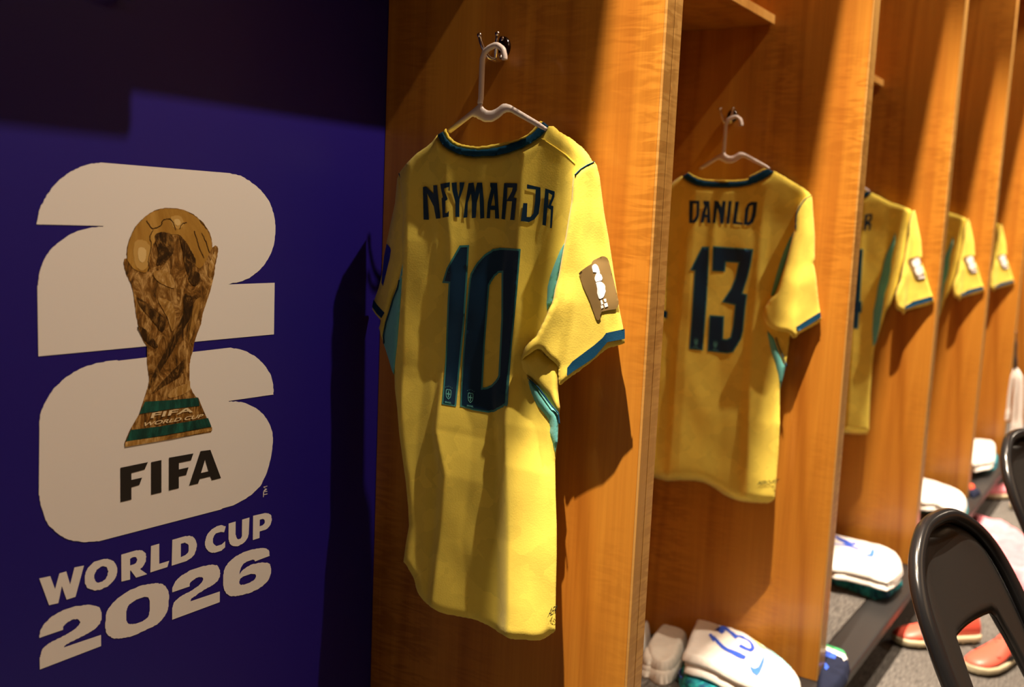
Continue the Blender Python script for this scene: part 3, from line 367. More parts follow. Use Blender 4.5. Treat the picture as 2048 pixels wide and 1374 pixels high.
 'year_2026': [[[.657,.705],[.657,.706],[.657,.707],[.657,.708],[.658,.71],[.658,.712],[.658,.713],[.659,.715],[.66,.716],[.661,.717],[.662,.719],[.663,.72],[.664,.721],[.666,.722],[.668,.723],[.67,.725],[.672,.726],[.674,.727],[.676,.727],[.679,.728],[.682,.729],[.685,.729],[.688,.73],[.691,.73],[.694,.73],[.697,.73],[.701,.73],[.705,.73],[.709,.729],[.712,.728],[.716,.728],[.719,.727],[.721,.727],[.724,.726],[.726,.725],[.728,.724],[.73,.723],[.732,.722],[.734,.721],[.735,.72],[.737,.719],[.738,.718],[.739,.716],[.739,.715],[.74,.714],[.74,.712],[.741,.711],[.741,.709],[.741,.708],[.741,.706],[.741,.705],[.741,.703],[.741,.701],[.74,.7],[.739,.699],[.739,.697],[.738,.696],[.736,.695],[.735,.694],[.734,.693],[.732,.692],[.73,.691],[.728,.691],[.726,.69],[.724,.69],[.722,.689],[.719,.689],[.716,.688],[.712,.688],[.709,.687],[.705,.687],[.702,.686],[.699,.686],[.697,.686],[.695,.685],[.694,.685],[.693,.685],[.692,.685],[.691,.684],[.69,.684],[.689,.683],[.689,.683],[.689,.682],[.688,.682],[.688,.682],[.74,.681],[.74,.666],[.657,.665],[.657,.68],[.658,.681],[.658,.683],[.659,.684],[.659,.686],[.66,.688],[.661,.69],[.663,.691],[.664,.692],[.665,.692],[.667,.693],[.669,.694],[.671,.694],[.673,.695],[.675,.695],[.678,.695],[.68,.696],[.682,.696],[.685,.696],[.687,.697],[.689,.697],[.691,.697],[.693,.698],[.695,.698],[.697,.699],[.699,.699],[.701,.7],[.702,.7],[.704,.701],[.705,.701],[.706,.702],[.707,.703],[.708,.703],[.709,.704],[.71,.705],[.71,.706],[.711,.706],[.711,.707],[.711,.708],[.71,.709],[.71,.71],[.709,.711],[.709,.711],[.708,.712],[.707,.713],[.706,.713],[.704,.713],[.703,.714],[.702,.714],[.7,.714],[.699,.714],[.697,.713],[.696,.713],[.694,.713],[.693,.712],[.692,.712],[.691,.711],[.69,.711],[.69,.71],[.689,.71],[.688,.709],[.688,.708],[.688,.708],[.688,.707],[.688,.706],[.688,.705],[.688,.705]],[[.747,.7],[.747,.702],[.747,.703],[.747,.705],[.748,.707],[.748,.708],[.749,.71],[.75,.711],[.751,.713],[.753,.714],[.755,.716],[.757,.718],[.759,.719],[.761,.72],[.764,.722],[.767,.723],[.77,.724],[.773,.725],[.776,.726],[.78,.727],[.783,.728],[.787,.728],[.791,.728],[.795,.729],[.798,.729],[.802,.729],[.806,.728],[.81,.728],[.813,.727],[.816,.727],[.819,.726],[.821,.726],[.823,.726],[.824,.725],[.825,.725],[.826,.725],[.827,.724],[.828,.723],[.83,.723],[.832,.722],[.834,.721],[.835,.719],[.837,.718],[.838,.717],[.839,.715],[.84,.713],[.841,.712],[.842,.71],[.843,.708],[.843,.705],[.844,.703],[.844,.7],[.844,.698],[.843,.695],[.843,.693],[.843,.691],[.843,.689],[.843,.687],[.842,.685],[.842,.683],[.841,.681],[.84,.679],[.838,.677],[.837,.675],[.835,.674],[.833,.672],[.832,.671],[.83,.67],[.828,.669],[.826,.668],[.824,.667],[.822,.667],[.82,.667],[.818,.666],[.817,.666],[.815,.666],[.813,.666],[.811,.666],[.809,.666],[.806,.665],[.802,.665],[.799,.665],[.795,.664],[.791,.664],[.788,.664],[.785,.664],[.782,.664],[.779,.665],[.776,.665],[.773,.666],[.77,.666],[.768,.667],[.766,.667],[.764,.668],[.762,.669],[.76,.669],[.758,.67],[.757,.671],[.755,.672],[.754,.674],[.752,.675],[.751,.676],[.75,.677],[.749,.679],[.748,.68],[.748,.681],[.747,.682],[.747,.684],[.747,.686],[.746,.688],[.746,.69],[.746,.693],[.746,.695],[.747,.698]],[[.777,.701],[.778,.702],[.778,.703],[.778,.704],[.779,.705],[.779,.706],[.78,.707],[.781,.708],[.782,.709],[.784,.709],[.785,.71],[.787,.71],[.788,.711],[.79,.711],[.792,.712],[.794,.712],[.796,.712],[.799,.712],[.8,.712],[.802,.712],[.804,.712],[.805,.712],[.807,.711],[.808,.711],[.809,.71],[.81,.71],[.811,.709],[.811,.708],[.812,.707],[.812,.706],[.813,.704],[.813,.702],[.813,.7],[.813,.697],[.813,.694],[.813,.692],[.813,.69],[.812,.688],[.812,.686],[.812,.685],[.811,.684],[.811,.683],[.81,.682],[.808,.681],[.807,.681],[.806,.68],[.804,.68],[.802,.679],[.8,.679],[.798,.679],[.796,.679],[.793,.679],[.791,.679],[.788,.68],[.786,.68],[.785,.681],[.783,.681],[.782,.682],[.781,.682],[.78,.683],[.779,.684],[.779,.685],[.778,.685],[.778,.686],[.778,.687],[.777,.688],[.777,.689],[.777,.691],[.777,.693],[.777,.695],[.777,.697],[.777,.699]],[[.849,.705],[.849,.706],[.849,.707],[.849,.709],[.849,.71],[.849,.711],[.85,.713],[.851,.714],[.852,.716],[.853,.717],[.854,.719],[.856,.72],[.857,.721],[.859,.722],[.861,.723],[.863,.724],[.865,.725],[.868,.725],[.87,.726],[.873,.726],[.875,.727],[.878,.728],[.881,.728],[.884,.728],[.887,.728],[.891,.728],[.894,.728],[.898,.728],[.902,.728],[.905,.727],[.909,.727],[.911,.727],[.914,.726],[.917,.726],[.919,.725],[.921,.724],[.923,.723],[.925,.723],[.926,.722],[.927,.721],[.928,.719],[.929,.718],[.929,.717],[.93,.715],[.931,.714],[.931,.712],[.931,.71],[.932,.709],[.931,.707],[.931,.706],[.931,.704],[.93,.703],[.929,.702],[.928,.7],[.927,.699],[.926,.698],[.924,.698],[.923,.697],[.921,.696],[.92,.696],[.918,.695],[.916,.695],[.913,.694],[.911,.694],[.909,.694],[.906,.693],[.903,.693],[.901,.692],[.898,.691],[.895,.691],[.892,.69],[.89,.689],[.888,.688],[.886,.688],[.885,.688],[.884,.687],[.883,.687],[.882,.687],[.881,.687],[.881,.686],[.88,.685],[.88,.685],[.88,.684],[.879,.683],[.879,.683],[.931,.682],[.931,.666],[.849,.666],[.849,.683],[.849,.683],[.85,.684],[.85,.686],[.851,.687],[.851,.688],[.852,.69],[.854,.691],[.855,.692],[.856,.692],[.858,.693],[.86,.694],[.862,.695],[.864,.695],[.866,.696],[.869,.696],[.872,.697],[.875,.697],[.877,.697],[.88,.698],[.882,.698],[.885,.699],[.887,.7],[.889,.7],[.891,.701],[.893,.701],[.894,.702],[.896,.703],[.897,.704],[.898,.704],[.899,.705],[.9,.706],[.9,.707],[.901,.707],[.901,.708],[.901,.708],[.901,.709],[.901,.71],[.901,.71],[.901,.711],[.9,.711],[.9,.712],[.899,.712],[.898,.713],[.897,.713],[.896,.713],[.895,.714],[.894,.714],[.893,.714],[.891,.714],[.89,.714],[.888,.714],[.887,.713],[.885,.713],[.884,.712],[.883,.712],[.882,.712],[.881,.711],[.88,.711],[.879,.71],[.879,.71],[.878,.709],[.878,.708],[.878,.707],[.878,.706],[.878,.706],[.878,.705]],[[1.026,.71],[1.026,.71],[1.025,.712],[1.025,.713],[1.025,.715],[1.025,.717],[1.024,.718],[1.024,.719],[1.023,.72],[1.021,.721],[1.02,.722],[1.019,.723],[1.017,.724],[1.016,.724],[1.015,.725],[1.013,.725],[1.012,.726],[1.01,.726],[1.007,.727],[1.004,.727],[1.0,.728],[.996,.728],[.991,.729],[.987,.729],[.983,.729],[.98,.729],[.976,.729],[.973,.729],[.97,.728],[.967,.728],[.964,.727],[.961,.727],[.958,.726],[.956,.725],[.953,.724],[.951,.723],[.949,.722],[.947,.721],[.945,.72],[.944,.718],[.942,.717],[.941,.716],[.94,.714],[.939,.712],[.938,.711],[.938,.709],[.938,.707],[.937,.705],[.937,.703],[.937,.7],[.937,.698],[.937,.696],[.937,.693],[.937,.691],[.937,.689],[.938,.687],[.938,.685],[.939,.683],[.939,.682],[.94,.68],[.941,.679],[.942,.677],[.943,.675],[.945,.674],[.946,.673],[.948,.671],[.949,.67],[.951,.669],[.953,.668],[.955,.668],[.958,.667],[.96,.666],[.963,.666],[.966,.665],[.969,.665],[.973,.664],[.977,.664],[.981,.664],[.984,.663],[.988,.663],[.992,.663],[.995,.664],[.999,.664],[1.003,.664],[1.006,.665],[1.009,.666],[1.012,.666],[1.015,.668],[1.018,.669],[1.02,.67],[1.022,.671],[1.024,.673],[1.025,.674],[1.026,.676],[1.027,.678],[1.028,.68],[1.029,.682],[1.029,.683],[1.029,.685],[1.029,.687],[1.029,.689],[1.028,.691],[1.028,.693],[1.027,.694],[1.027,.696],[1.026,.697],[1.025,.698],[1.023,.699],[1.022,.7],[1.02,.701],[1.018,.701],[1.015,.702],[1.013,.703],[1.01,.704],[1.007,.704],[1.004,.705],[1.001,.705],[.997,.705],[.994,.706],[.991,.706],[.988,.706],[.985,.705],[.982,.705],[.979,.704],[.977,.703],[.975,.703],[.973,.702],[.971,.701],[.97,.7],[.969,.699],[.968,.698],[.967,.697],[.967,.697],[.968,.703],[.969,.704],[.969,.705],[.97,.707],[.971,.708],[.972,.709],[.973,.71],[.974,.711],[.976,.712],[.978,.712],[.98,.713],[.982,.713],[.983,.713],[.985,.713],[.987,.713],[.989,.713],[.991,.713],[.992,.713],[.993,.713],[.994,.712],[.995,.712],[.996,.711],[.996,.71],[.996,.71],[.997,.709]],[[.967,.686],[.967,.686],[.967,.687],[.968,.688],[.968,.689],[.968,.69],[.969,.69],[.97,.691],[.972,.691],[.973,.692],[.975,.692],[.976,.692],[.978,.692],[.98,.692],[.982,.692],[.984,.692],[.986,.692],[.988,.692],[.99,.692],[.991,.691],[.993,.691],[.994,.69],[.996,.69],[.997,.689],[.998,.689],[.998,.688],[.999,.687],[.999,.687],[.999,.686],[.999,.685],[.999,.684],[.998,.684],[.998,.683],[.997,.682],[.996,.681],[.995,.681],[.994,.68],[.992,.68],[.99,.68],[.988,.679],[.986,.679],[.984,.679],[.982,.679],[.98,.679],[.978,.679],[.977,.679],[.975,.679],[.974,.68],[.972,.68],[.971,.68],[.97,.68],[.97,.681],[.969,.681],[.968,.682],[.968,.682],[.968,.683],[.967,.683],[.967,.684],[.967,.684],[.967,.685]]],
 'mark_tm': [[[1.013,.811],[1.012,.804],[1.011,.804],[1.011,.812]],[[1.012,.808],[1.019,.808],[1.02,.807],[1.013,.807]],[[1.011,.813],[1.019,.812],[1.019,.811],[1.011,.812]],[[1.011,.813],[1.015,.816],[1.019,.815],[1.019,.815],[1.012,.812]],[[1.011,.819],[1.011,.82],[1.019,.815],[1.019,.815]],[[1.011,.82],[1.019,.82],[1.019,.819],[1.011,.819]]],
 'trophy_text': [[[.813,.952],[.881,.951],[.816,.959],[.8,.943],[.896,.941],[.804,.948]]],
 'a_body': [[[.912,1.349],[.912,1.348],[.912,1.347],[.911,1.345],[.91,1.344],[.909,1.342],[.908,1.34],[.907,1.339],[.905,1.337],[.903,1.335],[.901,1.333],[.898,1.331],[.896,1.33],[.892,1.328],[.889,1.327],[.885,1.325],[.882,1.324],[.878,1.322],[.874,1.321],[.87,1.32],[.867,1.32],[.863,1.319],[.86,1.318],[.856,1.318],[.853,1.318],[.85,1.317],[.848,1.317],[.845,1.317],[.843,1.317],[.84,1.317],[.837,1.317],[.832,1.318],[.828,1.318],[.822,1.318],[.817,1.318],[.812,1.318],[.806,1.319],[.801,1.32],[.796,1.321],[.79,1.322],[.785,1.323],[.78,1.325],[.775,1.326],[.77,1.328],[.765,1.329],[.761,1.331],[.757,1.333],[.753,1.334],[.749,1.336],[.746,1.338],[.743,1.339],[.74,1.341],[.738,1.342],[.735,1.344],[.733,1.346],[.731,1.348],[.729,1.35],[.726,1.353],[.725,1.355],[.723,1.357],[.722,1.358],[.721,1.358],[.72,1.358],[.718,1.358],[.716,1.358],[.714,1.358],[.713,1.357],[.711,1.356],[.71,1.355],[.708,1.354],[.707,1.353],[.705,1.351],[.703,1.35],[.7,1.349],[.697,1.347],[.694,1.346],[.691,1.344],[.687,1.343],[.684,1.341],[.682,1.34],[.679,1.338],[.677,1.337],[.675,1.335],[.673,1.334],[.67,1.332],[.668,1.331],[.666,1.33],[.664,1.328],[.662,1.327],[.661,1.325],[.659,1.324],[.657,1.322],[.655,1.32],[.653,1.318],[.652,1.316],[.65,1.314],[.649,1.312],[.648,1.311],[.648,1.311],[.648,1.311],[.647,1.311],[.647,1.311],[.647,1.31],[.653,1.247],[.661,1.179],[.668,1.111],[.677,1.055],[.689,1.032],[.686,1.007],[.685,.996],[.681,.972],[.682,.959],[.682,.95],[.682,.922],[.682,.931],[.684,.91],[.685,.896],[.682,.85],[.678,.805],[.676,.759],[.675,.712],[.673,.652],[.674,.651],[.676,.648],[.679,.646],[.682,.643],[.684,.641],[.687,.639],[.689,.637],[.692,.635],[.694,.634],[.697,.632],[.699,.631],[.703,.63],[.706,.629],[.71,.628],[.714,.627],[.719,.626],[.723,.626],[.727,.625],[.731,.624],[.735,.623],[.739,.622],[.742,.621],[.746,.621],[.749,.62],[.752,.62],[.754,.62],[.756,.621],[.758,.621],[.761,.622],[.763,.623],[.767,.623],[.771,.624],[.774,.626],[.779,.627],[.783,.628],[.787,.629],[.791,.63],[.795,.63],[.799,.631],[.803,.631],[.807,.632],[.812,.632],[.816,.632],[.821,.632],[.825,.631],[.83,.631],[.835,.63],[.84,.63],[.845,.629],[.851,.629],[.857,.628],[.863,.627],[.868,.627],[.873,.627],[.878,.627],[.883,.628],[.887,.629],[.891,.63],[.895,.631],[.898,.633],[.902,.634],[.905,.636],[.908,.637],[.91,.639],[.913,.641],[.915,.643],[.917,.644],[.918,.646],[.92,.648],[.921,.65],[.922,.652],[.923,.654],[.924,.655],[.924,.657],[.925,.659],[.925,.661],[.926,.663],[.927,.666],[.928,.668],[.93,.671],[.932,.673],[.934,.676],[.937,.679],[.939,.681],[.94,.683],[.942,.685],[.944,.687],[.946,.688],[.947,.689],[.949,.69],[.946,.718],[.941,.75],[.944,.78],[.95,.817],[.96,.862],[.968,.898],[.973,.931],[.98,.962],[.982,.983],[.995,1.006],[1.007,1.029],[1.0,1.067],[.987,1.122],[.976,1.177],[.973,1.23],[.98,1.267],[.985,1.292],[.969,1.307],[.95,1.322],[.933,1.331],[.923,1.338],[.915,1.347]]],
 'a_collar': [[[.912,1.349],[.912,1.348],[.912,1.347],[.911,1.345],[.91,1.344],[.909,1.342],[.908,1.34],[.907,1.339],[.905,1.337],[.903,1.335],[.901,1.333],[.898,1.331],[.896,1.33],[.892,1.328],[.889,1.327],[.885,1.325],[.882,1.324],[.878,1.322],[.874,1.321],[.87,1.32],[.867,1.32],[.863,1.319],[.86,1.318],[.856,1.318],[.853,1.318],[.85,1.317],[.848,1.317],[.845,1.317],[.843,1.317],[.84,1.317],[.837,1.317],[.832,1.318],[.828,1.318],[.822,1.318],[.817,1.318],[.812,1.318],[.806,1.319],[.801,1.32],[.796,1.321],[.79,1.322],[.785,1.323],[.78,1.325],[.775,1.326],[.77,1.328],[.765,1.329],[.761,1.331],[.757,1.333],[.753,1.334],[.749,1.336],[.746,1.338],[.743,1.339],[.74,1.341],[.738,1.342],[.735,1.344],[.733,1.346],[.731,1.348],[.729,1.35],[.726,1.353],[.725,1.355],[.723,1.357],[.722,1.358],[.732,1.364],[.733,1.363],[.734,1.362],[.735,1.36],[.737,1.358],[.739,1.356],[.741,1.355],[.743,1.353],[.745,1.351],[.748,1.349],[.75,1.347],[.753,1.346],[.757,1.344],[.76,1.342],[.764,1.341],[.768,1.34],[.772,1.338],[.776,1.337],[.78,1.336],[.785,1.335],[.79,1.333],[.795,1.332],[.8,1.331],[.805,1.33],[.809,1.329],[.814,1.329],[.819,1.328],[.825,1.327],[.829,1.327],[.834,1.327],[.837,1.326],[.84,1.326],[.841,1.326],[.842,1.326],[.843,1.326],[.844,1.327],[.846,1.327],[.848,1.327],[.851,1.327],[.854,1.327],[.858,1.328],[.861,1.328],[.864,1.329],[.867,1.329],[.87,1.33],[.873,1.33],[.877,1.331],[.88,1.332],[.882,1.333],[.885,1.334],[.888,1.336],[.89,1.337],[.892,1.339],[.894,1.341],[.896,1.342],[.898,1.344],[.899,1.346],[.901,1.348],[.902,1.35],[.903,1.352],[.903,1.353]]],
 'a_rim': [[[.903,1.353],[.903,1.352],[.902,1.35],[.901,1.348],[.899,1.346],[.898,1.344],[.896,1.342],[.894,1.341],[.892,1.339],[.89,1.337],[.888,1.336],[.885,1.334],[.882,1.333],[.88,1.332],[.877,1.331],[.873,1.33],[.87,1.33],[.867,1.329],[.864,1.329],[.861,1.328],[.858,1.328],[.854,1.327],[.851,1.327],[.848,1.327],[.846,1.327],[.844,1.327],[.843,1.326],[.842,1.326],[.841,1.326],[.84,1.326],[.837,1.326],[.834,1.327],[.829,1.327],[.825,1.327],[.819,1.328],[.814,1.329],[.809,1.329],[.805,1.33],[.8,1.331],[.795,1.332],[.79,1.333],[.785,1.335],[.78,1.336],[.776,1.337],[.772,1.338],[.768,1.34],[.764,1.341],[.76,1.342],[.757,1.344],[.753,1.346],[.75,1.347],[.748,1.349],[.745,1.351],[.743,1.353],[.741,1.355],[.739,1.356],[.737,1.358],[.735,1.36],[.734,1.362],[.733,1.363],[.732,1.364],[.736,1.365],[.737,1.365],[.737,1.365],[.738,1.364],[.739,1.363],[.74,1.363],[.741,1.361],[.743,1.36],[.744,1.358],[.747,1.355],[.749,1.353],[.752,1.351],[.754,1.349],[.757,1.347],[.76,1.346],[.764,1.344],[.767,1.343],[.771,1.341],[.776,1.34],[.781,1.339],[.787,1.338],[.794,1.337],[.8,1.336],[.807,1.335],[.812,1.334],[.817,1.334],[.822,1.333],[.826,1.332],[.83,1.332],[.834,1.332],[.837,1.331],[.84,1.331],[.842,1.331],[.843,1.331],[.845,1.331],[.846,1.331],[.849,1.332],[.852,1.332],[.855,1.332],[.859,1.333],[.862,1.333],[.866,1.334],[.869,1.334],[.872,1.335],[.875,1.336],[.878,1.337],[.881,1.338],[.883,1.339],[.885,1.34],[.887,1.342],[.889,1.343],[.891,1.345],[.893,1.346],[.894,1.348],[.895,1.35],[.896,1.351],[.897,1.352],[.898,1.354],[.898,1.355],[.899,1.356],[.899,1.357]]],
 'a_sleeve_left': [[[.985,1.291],[.979,1.28],[.971,1.265],[.966,1.25],[.963,1.233],[.965,1.206],[.967,1.18],[.97,1.155],[.979,1.126],[.991,1.102],[.996,1.084],[1.005,1.064],[1.009,1.048],[1.009,1.034],[1.008,1.029],[1.017,1.045],[1.021,1.053],[1.016,1.065],[1.031,1.074],[1.039,1.081],[1.039,1.085],[1.034,1.098],[1.025,1.116],[1.018,1.137],[1.015,1.162],[1.009,1.189],[1.001,1.218],[.993,1.247],[.991,1.269],[.99,1.284]]],
 'a_cuff_left': [[[1.035,1.097],[1.027,1.09],[1.007,1.078],[1.014,1.069],[1.027,1.076],[1.038,1.085]]],
 'a_patch_left': [[[1.008,1.185],[.999,1.179],[.997,1.175],[.999,1.163],[1.005,1.144],[1.013,1.119],[1.017,1.124],[1.016,1.139],[1.013,1.164]]],
 'a_side_left': [[[.97,1.157],[.971,1.131],[.972,1.108],[.974,1.074],[.977,1.032],[.981,.998],[.983,.984],[.987,.989],[.995,1.006],[1.007,1.029],[1.009,1.042],[1.004,1.063],[.996,1.082],[.989,1.101],[.981,1.117]]],
 'a_side_right': [[[.687,1.2],[.694,1.188],[.7,1.174],[.707,1.156],[.711,1.139],[.711,1.117],[.712,1.121],[.711,1.112],[.71,1.106],[.706,1.114],[.704,1.114],[.7,1.128],[.695,1.153],[.691,1.175]],[[.738,1.008],[.738,1.006],[.737,1.004],[.736,1.002],[.735,.999],[.734,.996],[.733,.993],[.731,.99],[.73,.987],[.728,.984],[.726,.981],[.725,.978],[.723,.976],[.721,.973],[.719,.971],[.717,.969],[.715,.968],[.713,.966],[.711,.964],[.709,.963],[.707,.961],[.705,.959],[.703,.958],[.702,.956],[.7,.955],[.699,.953],[.698,.951],[.698,.95],[.697,.948],[.697,.946],[.696,.944],[.696,.942],[.696,.94],[.696,.938],[.696,.935],[.695,.933],[.695,.931],[.694,.929],[.693,.927],[.692,.925],[.691,.923],[.69,.921],[.69,.919],[.689,.917],[.688,.915],[.687,.913],[.687,.912],[.686,.91],[.686,.909],[.683,.924],[.683,.926],[.683,.93],[.683,.935],[.683,.94],[.683,.944],[.683,.948],[.683,.951],[.683,.954],[.683,.957],[.683,.96],[.684,.962],[.685,.964],[.686,.966],[.687,.967],[.689,.969],[.691,.97],[.693,.971],[.695,.972],[.696,.974],[.698,.976],[.7,.978],[.702,.98],[.704,.982],[.706,.984],[.708,.986],[.71,.988],[.713,.99],[.715,.993],[.717,.995],[.72,.997],[.722,.998],[.725,1.0],[.727,1.001],[.73,1.003],[.732,1.004],[.733,1.004]]],
 'a_sleeve_right': [[[.647,1.31],[.643,1.306],[.637,1.29],[.626,1.242],[.616,1.208],[.609,1.181],[.602,1.151],[.595,1.12],[.587,1.095],[.583,1.073],[.582,1.073],[.584,1.073],[.586,1.072],[.588,1.071],[.591,1.07],[.594,1.069],[.596,1.068],[.599,1.067],[.601,1.066],[.604,1.066],[.606,1.065],[.609,1.064],[.612,1.062],[.615,1.06],[.618,1.057],[.621,1.055],[.624,1.052],[.627,1.049],[.631,1.046],[.634,1.043],[.637,1.04],[.64,1.038],[.644,1.035],[.647,1.033],[.65,1.03],[.653,1.027],[.657,1.025],[.66,1.022],[.664,1.02],[.667,1.017],[.67,1.015],[.672,1.013],[.675,1.011],[.677,1.009],[.679,1.007],[.68,1.006],[.682,1.005],[.683,1.005],[.684,1.005],[.684,1.005],[.684,1.006],[.685,1.007],[.685,1.009],[.685,1.01],[.686,1.012],[.686,1.014],[.686,1.017],[.687,1.019],[.687,1.021],[.687,1.023],[.688,1.025],[.688,1.027],[.688,1.029],[.689,1.03],[.689,1.031],[.689,1.031],[.69,1.031],[.69,1.032],[.691,1.033],[.692,1.034],[.694,1.035],[.695,1.036],[.697,1.037],[.699,1.038],[.701,1.039],[.703,1.04],[.705,1.042],[.707,1.043],[.709,1.044],[.71,1.045],[.712,1.047],[.713,1.048],[.715,1.049],[.716,1.05],[.718,1.051],[.719,1.051],[.72,1.051],[.722,1.052],[.723,1.051],[.725,1.051],[.727,1.05],[.729,1.049],[.731,1.048],[.733,1.046],[.735,1.045],[.737,1.043],[.74,1.041],[.742,1.04],[.745,1.038],[.747,1.036],[.749,1.034],[.75,1.033],[.75,1.036],[.75,1.038],[.749,1.041],[.748,1.044],[.747,1.047],[.745,1.051],[.743,1.054],[.741,1.056],[.739,1.059],[.736,1.061],[.733,1.064],[.73,1.066],[.728,1.068],[.726,1.07],[.725,1.073],[.724,1.075],[.723,1.077],[.721,1.079],[.72,1.082],[.719,1.085],[.717,1.088],[.715,1.091],[.714,1.094],[.712,1.098],[.71,1.101],[.709,1.105],[.707,1.109],[.705,1.113],[.703,1.116],[.702,1.12],[.701,1.122],[.699,1.136],[.694,1.155],[.69,1.181],[.686,1.205],[.682,1.236],[.679,1.256],[.679,1.279],[.678,1.293],[.677,1.293],[.676,1.295],[.674,1.296],[.672,1.298],[.67,1.299],[.669,1.301],[.667,1.302],[.665,1.303],[.663,1.304],[.661,1.305],[.66,1.306],[.658,1.307],[.656,1.307],[.654,1.308],[.652,1.309],[.651,1.309],[.649,1.31],[.648,1.31]]],
 'a_gusset_right': [[[.751,1.033],[.737,1.043],[.725,1.052],[.707,1.044],[.689,1.032],[.686,.996],[.681,.972],[.683,.966],[.695,.976],[.704,.985],[.722,.998],[.738,1.009],[.747,1.02]]],
 'a_cuff_right': [[[.673,1.02],[.673,1.03],[.665,1.04],[.651,1.051],[.632,1.066],[.62,1.077],[.615,1.084],[.585,1.092],[.584,1.079],[.612,1.072],[.618,1.065],[.631,1.049],[.646,1.038],[.662,1.027],[.672,1.019]]],
 'a_patch_right': [[[.663,1.161],[.662,1.162],[.659,1.165],[.652,1.17],[.644,1.175],[.643,1.178],[.641,1.18],[.634,1.183],[.627,1.186],[.623,1.186],[.62,1.185],[.618,1.184],[.615,1.18],[.611,1.169],[.606,1.155],[.601,1.14],[.597,1.128],[.597,1.123],[.598,1.121],[.599,1.119],[.602,1.117],[.613,1.115],[.624,1.112],[.626,1.107],[.625,1.104],[.627,1.101],[.629,1.1],[.631,1.101],[.633,1.104],[.638,1.114],[.644,1.126],[.651,1.137],[.656,1.145]]],
 'a_patch_mark': [[[.643,1.172],[.641,1.174],[.639,1.175],[.637,1.175],[.635,1.174],[.633,1.172],[.632,1.17],[.631,1.168],[.63,1.165],[.63,1.163],[.629,1.162],[.628,1.162],[.627,1.161],[.626,1.159],[.625,1.157],[.626,1.154],[.629,1.153],[.633,1.152],[.636,1.151],[.637,1.153],[.638,1.155],[.638,1.157],[.637,1.16],[.636,1.162],[.635,1.163],[.636,1.164],[.639,1.164],[.641,1.164],[.642,1.167],[.643,1.17]],[[.636,1.15],[.634,1.151],[.63,1.152],[.627,1.152],[.625,1.151],[.623,1.15],[.621,1.148],[.62,1.146],[.62,1.143],[.619,1.14],[.62,1.137],[.621,1.134],[.623,1.131],[.625,1.13],[.627,1.129],[.629,1.129],[.63,1.13],[.631,1.132],[.632,1.134],[.633,1.137],[.633,1.139],[.633,1.142],[.634,1.145],[.635,1.148]],[[.627,1.127],[.625,1.128],[.622,1.123],[.625,1.121]],[[.622,1.129],[.618,1.13],[.617,1.126],[.62,1.125]],[[.626,1.12],[.623,1.121],[.621,1.118],[.625,1.116]],[[.621,1.123],[.616,1.125],[.614,1.12],[.619,1.118]]],
 'a_piping': [[[.986,1.292],[.984,1.292],[.977,1.28],[.969,1.265],[.964,1.25],[.962,1.233],[.964,1.233],[.967,1.25],[.972,1.265],[.979,1.279]],[[.678,1.293],[.669,1.301],[.658,1.307],[.647,1.311],[.647,1.31],[.657,1.305],[.668,1.3],[.677,1.292]],[[.74,1.01],[.733,1.006],[.719,.998],[.705,.985],[.694,.974],[.684,.966],[.681,.95],[.683,.95],[.685,.964],[.695,.972],[.707,.983],[.721,.997],[.734,1.004]],[[.978,1.131],[.981,1.119],[.99,1.101],[.997,1.082],[1.005,1.063],[1.01,1.042],[1.008,1.029],[1.006,1.03],[1.008,1.042],[1.003,1.063],[.995,1.082],[.988,1.102],[.98,1.116],[.977,1.131]]],
 'a_name': [[[.937,1.272],[.931,1.273],[.917,1.262],[.918,1.275],[.911,1.275],[.903,1.227],[.911,1.226],[.916,1.244],[.929,1.263],[.924,1.224],[.934,1.224]],[[.905,1.277],[.888,1.28],[.888,1.267],[.89,1.268],[.89,1.273],[.898,1.271],[.898,1.268],[.891,1.256],[.892,1.254],[.895,1.253],[.895,1.235],[.891,1.235],[.888,1.239],[.888,1.23],[.899,1.228],[.902,1.256],[.9,1.258],[.904,1.271]],[[.885,1.279],[.876,1.28],[.875,1.27],[.872,1.259],[.87,1.27],[.871,1.28],[.862,1.28],[.864,1.271],[.87,1.255],[.869,1.23],[.876,1.23],[.877,1.251],[.883,1.267]],[[.855,1.279],[.846,1.28],[.843,1.266],[.84,1.28],[.831,1.28],[.827,1.255],[.825,1.23],[.832,1.229],[.834,1.251],[.835,1.266],[.839,1.252],[.84,1.23],[.847,1.229],[.848,1.252],[.85,1.265],[.855,1.251],[.855,1.23],[.862,1.229],[.86,1.247]],[[.817,1.28],[.805,1.28],[.799,1.23],[.806,1.23],[.807,1.242],[.815,1.242],[.815,1.23],[.821,1.23],[.82,1.252],[.815,1.272],[.817,1.276]],[[.81,1.266],[.814,1.248],[.807,1.248]],[[.793,1.28],[.771,1.28],[.771,1.271],[.776,1.26],[.771,1.259],[.773,1.229],[.78,1.229],[.778,1.255],[.787,1.255],[.789,1.229],[.795,1.23],[.794,1.257]],[[.787,1.274],[.778,1.274],[.779,1.269],[.787,1.256]],[[.754,1.279],[.731,1.275],[.73,1.257],[.732,1.239],[.739,1.231],[.748,1.227],[.762,1.228],[.759,1.253],[.752,1.253],[.752,1.234],[.746,1.234],[.741,1.239],[.739,1.256],[.739,1.272],[.754,1.273]],[[.723,1.274],[.707,1.27],[.707,1.263],[.712,1.251],[.708,1.25],[.709,1.22],[.712,1.22],[.712,1.245],[.718,1.248],[.719,1.223],[.725,1.224],[.724,1.254]],[[.717,1.268],[.711,1.265],[.712,1.261],[.717,1.249]]],
 'a_one': [[[.865,1.186],[.853,1.187],[.854,1.14],[.856,1.082],[.861,1.014],[.865,.953],[.885,.953],[.882,1.021],[.882,1.099],[.881,1.135],[.892,1.135],[.886,1.153]]],
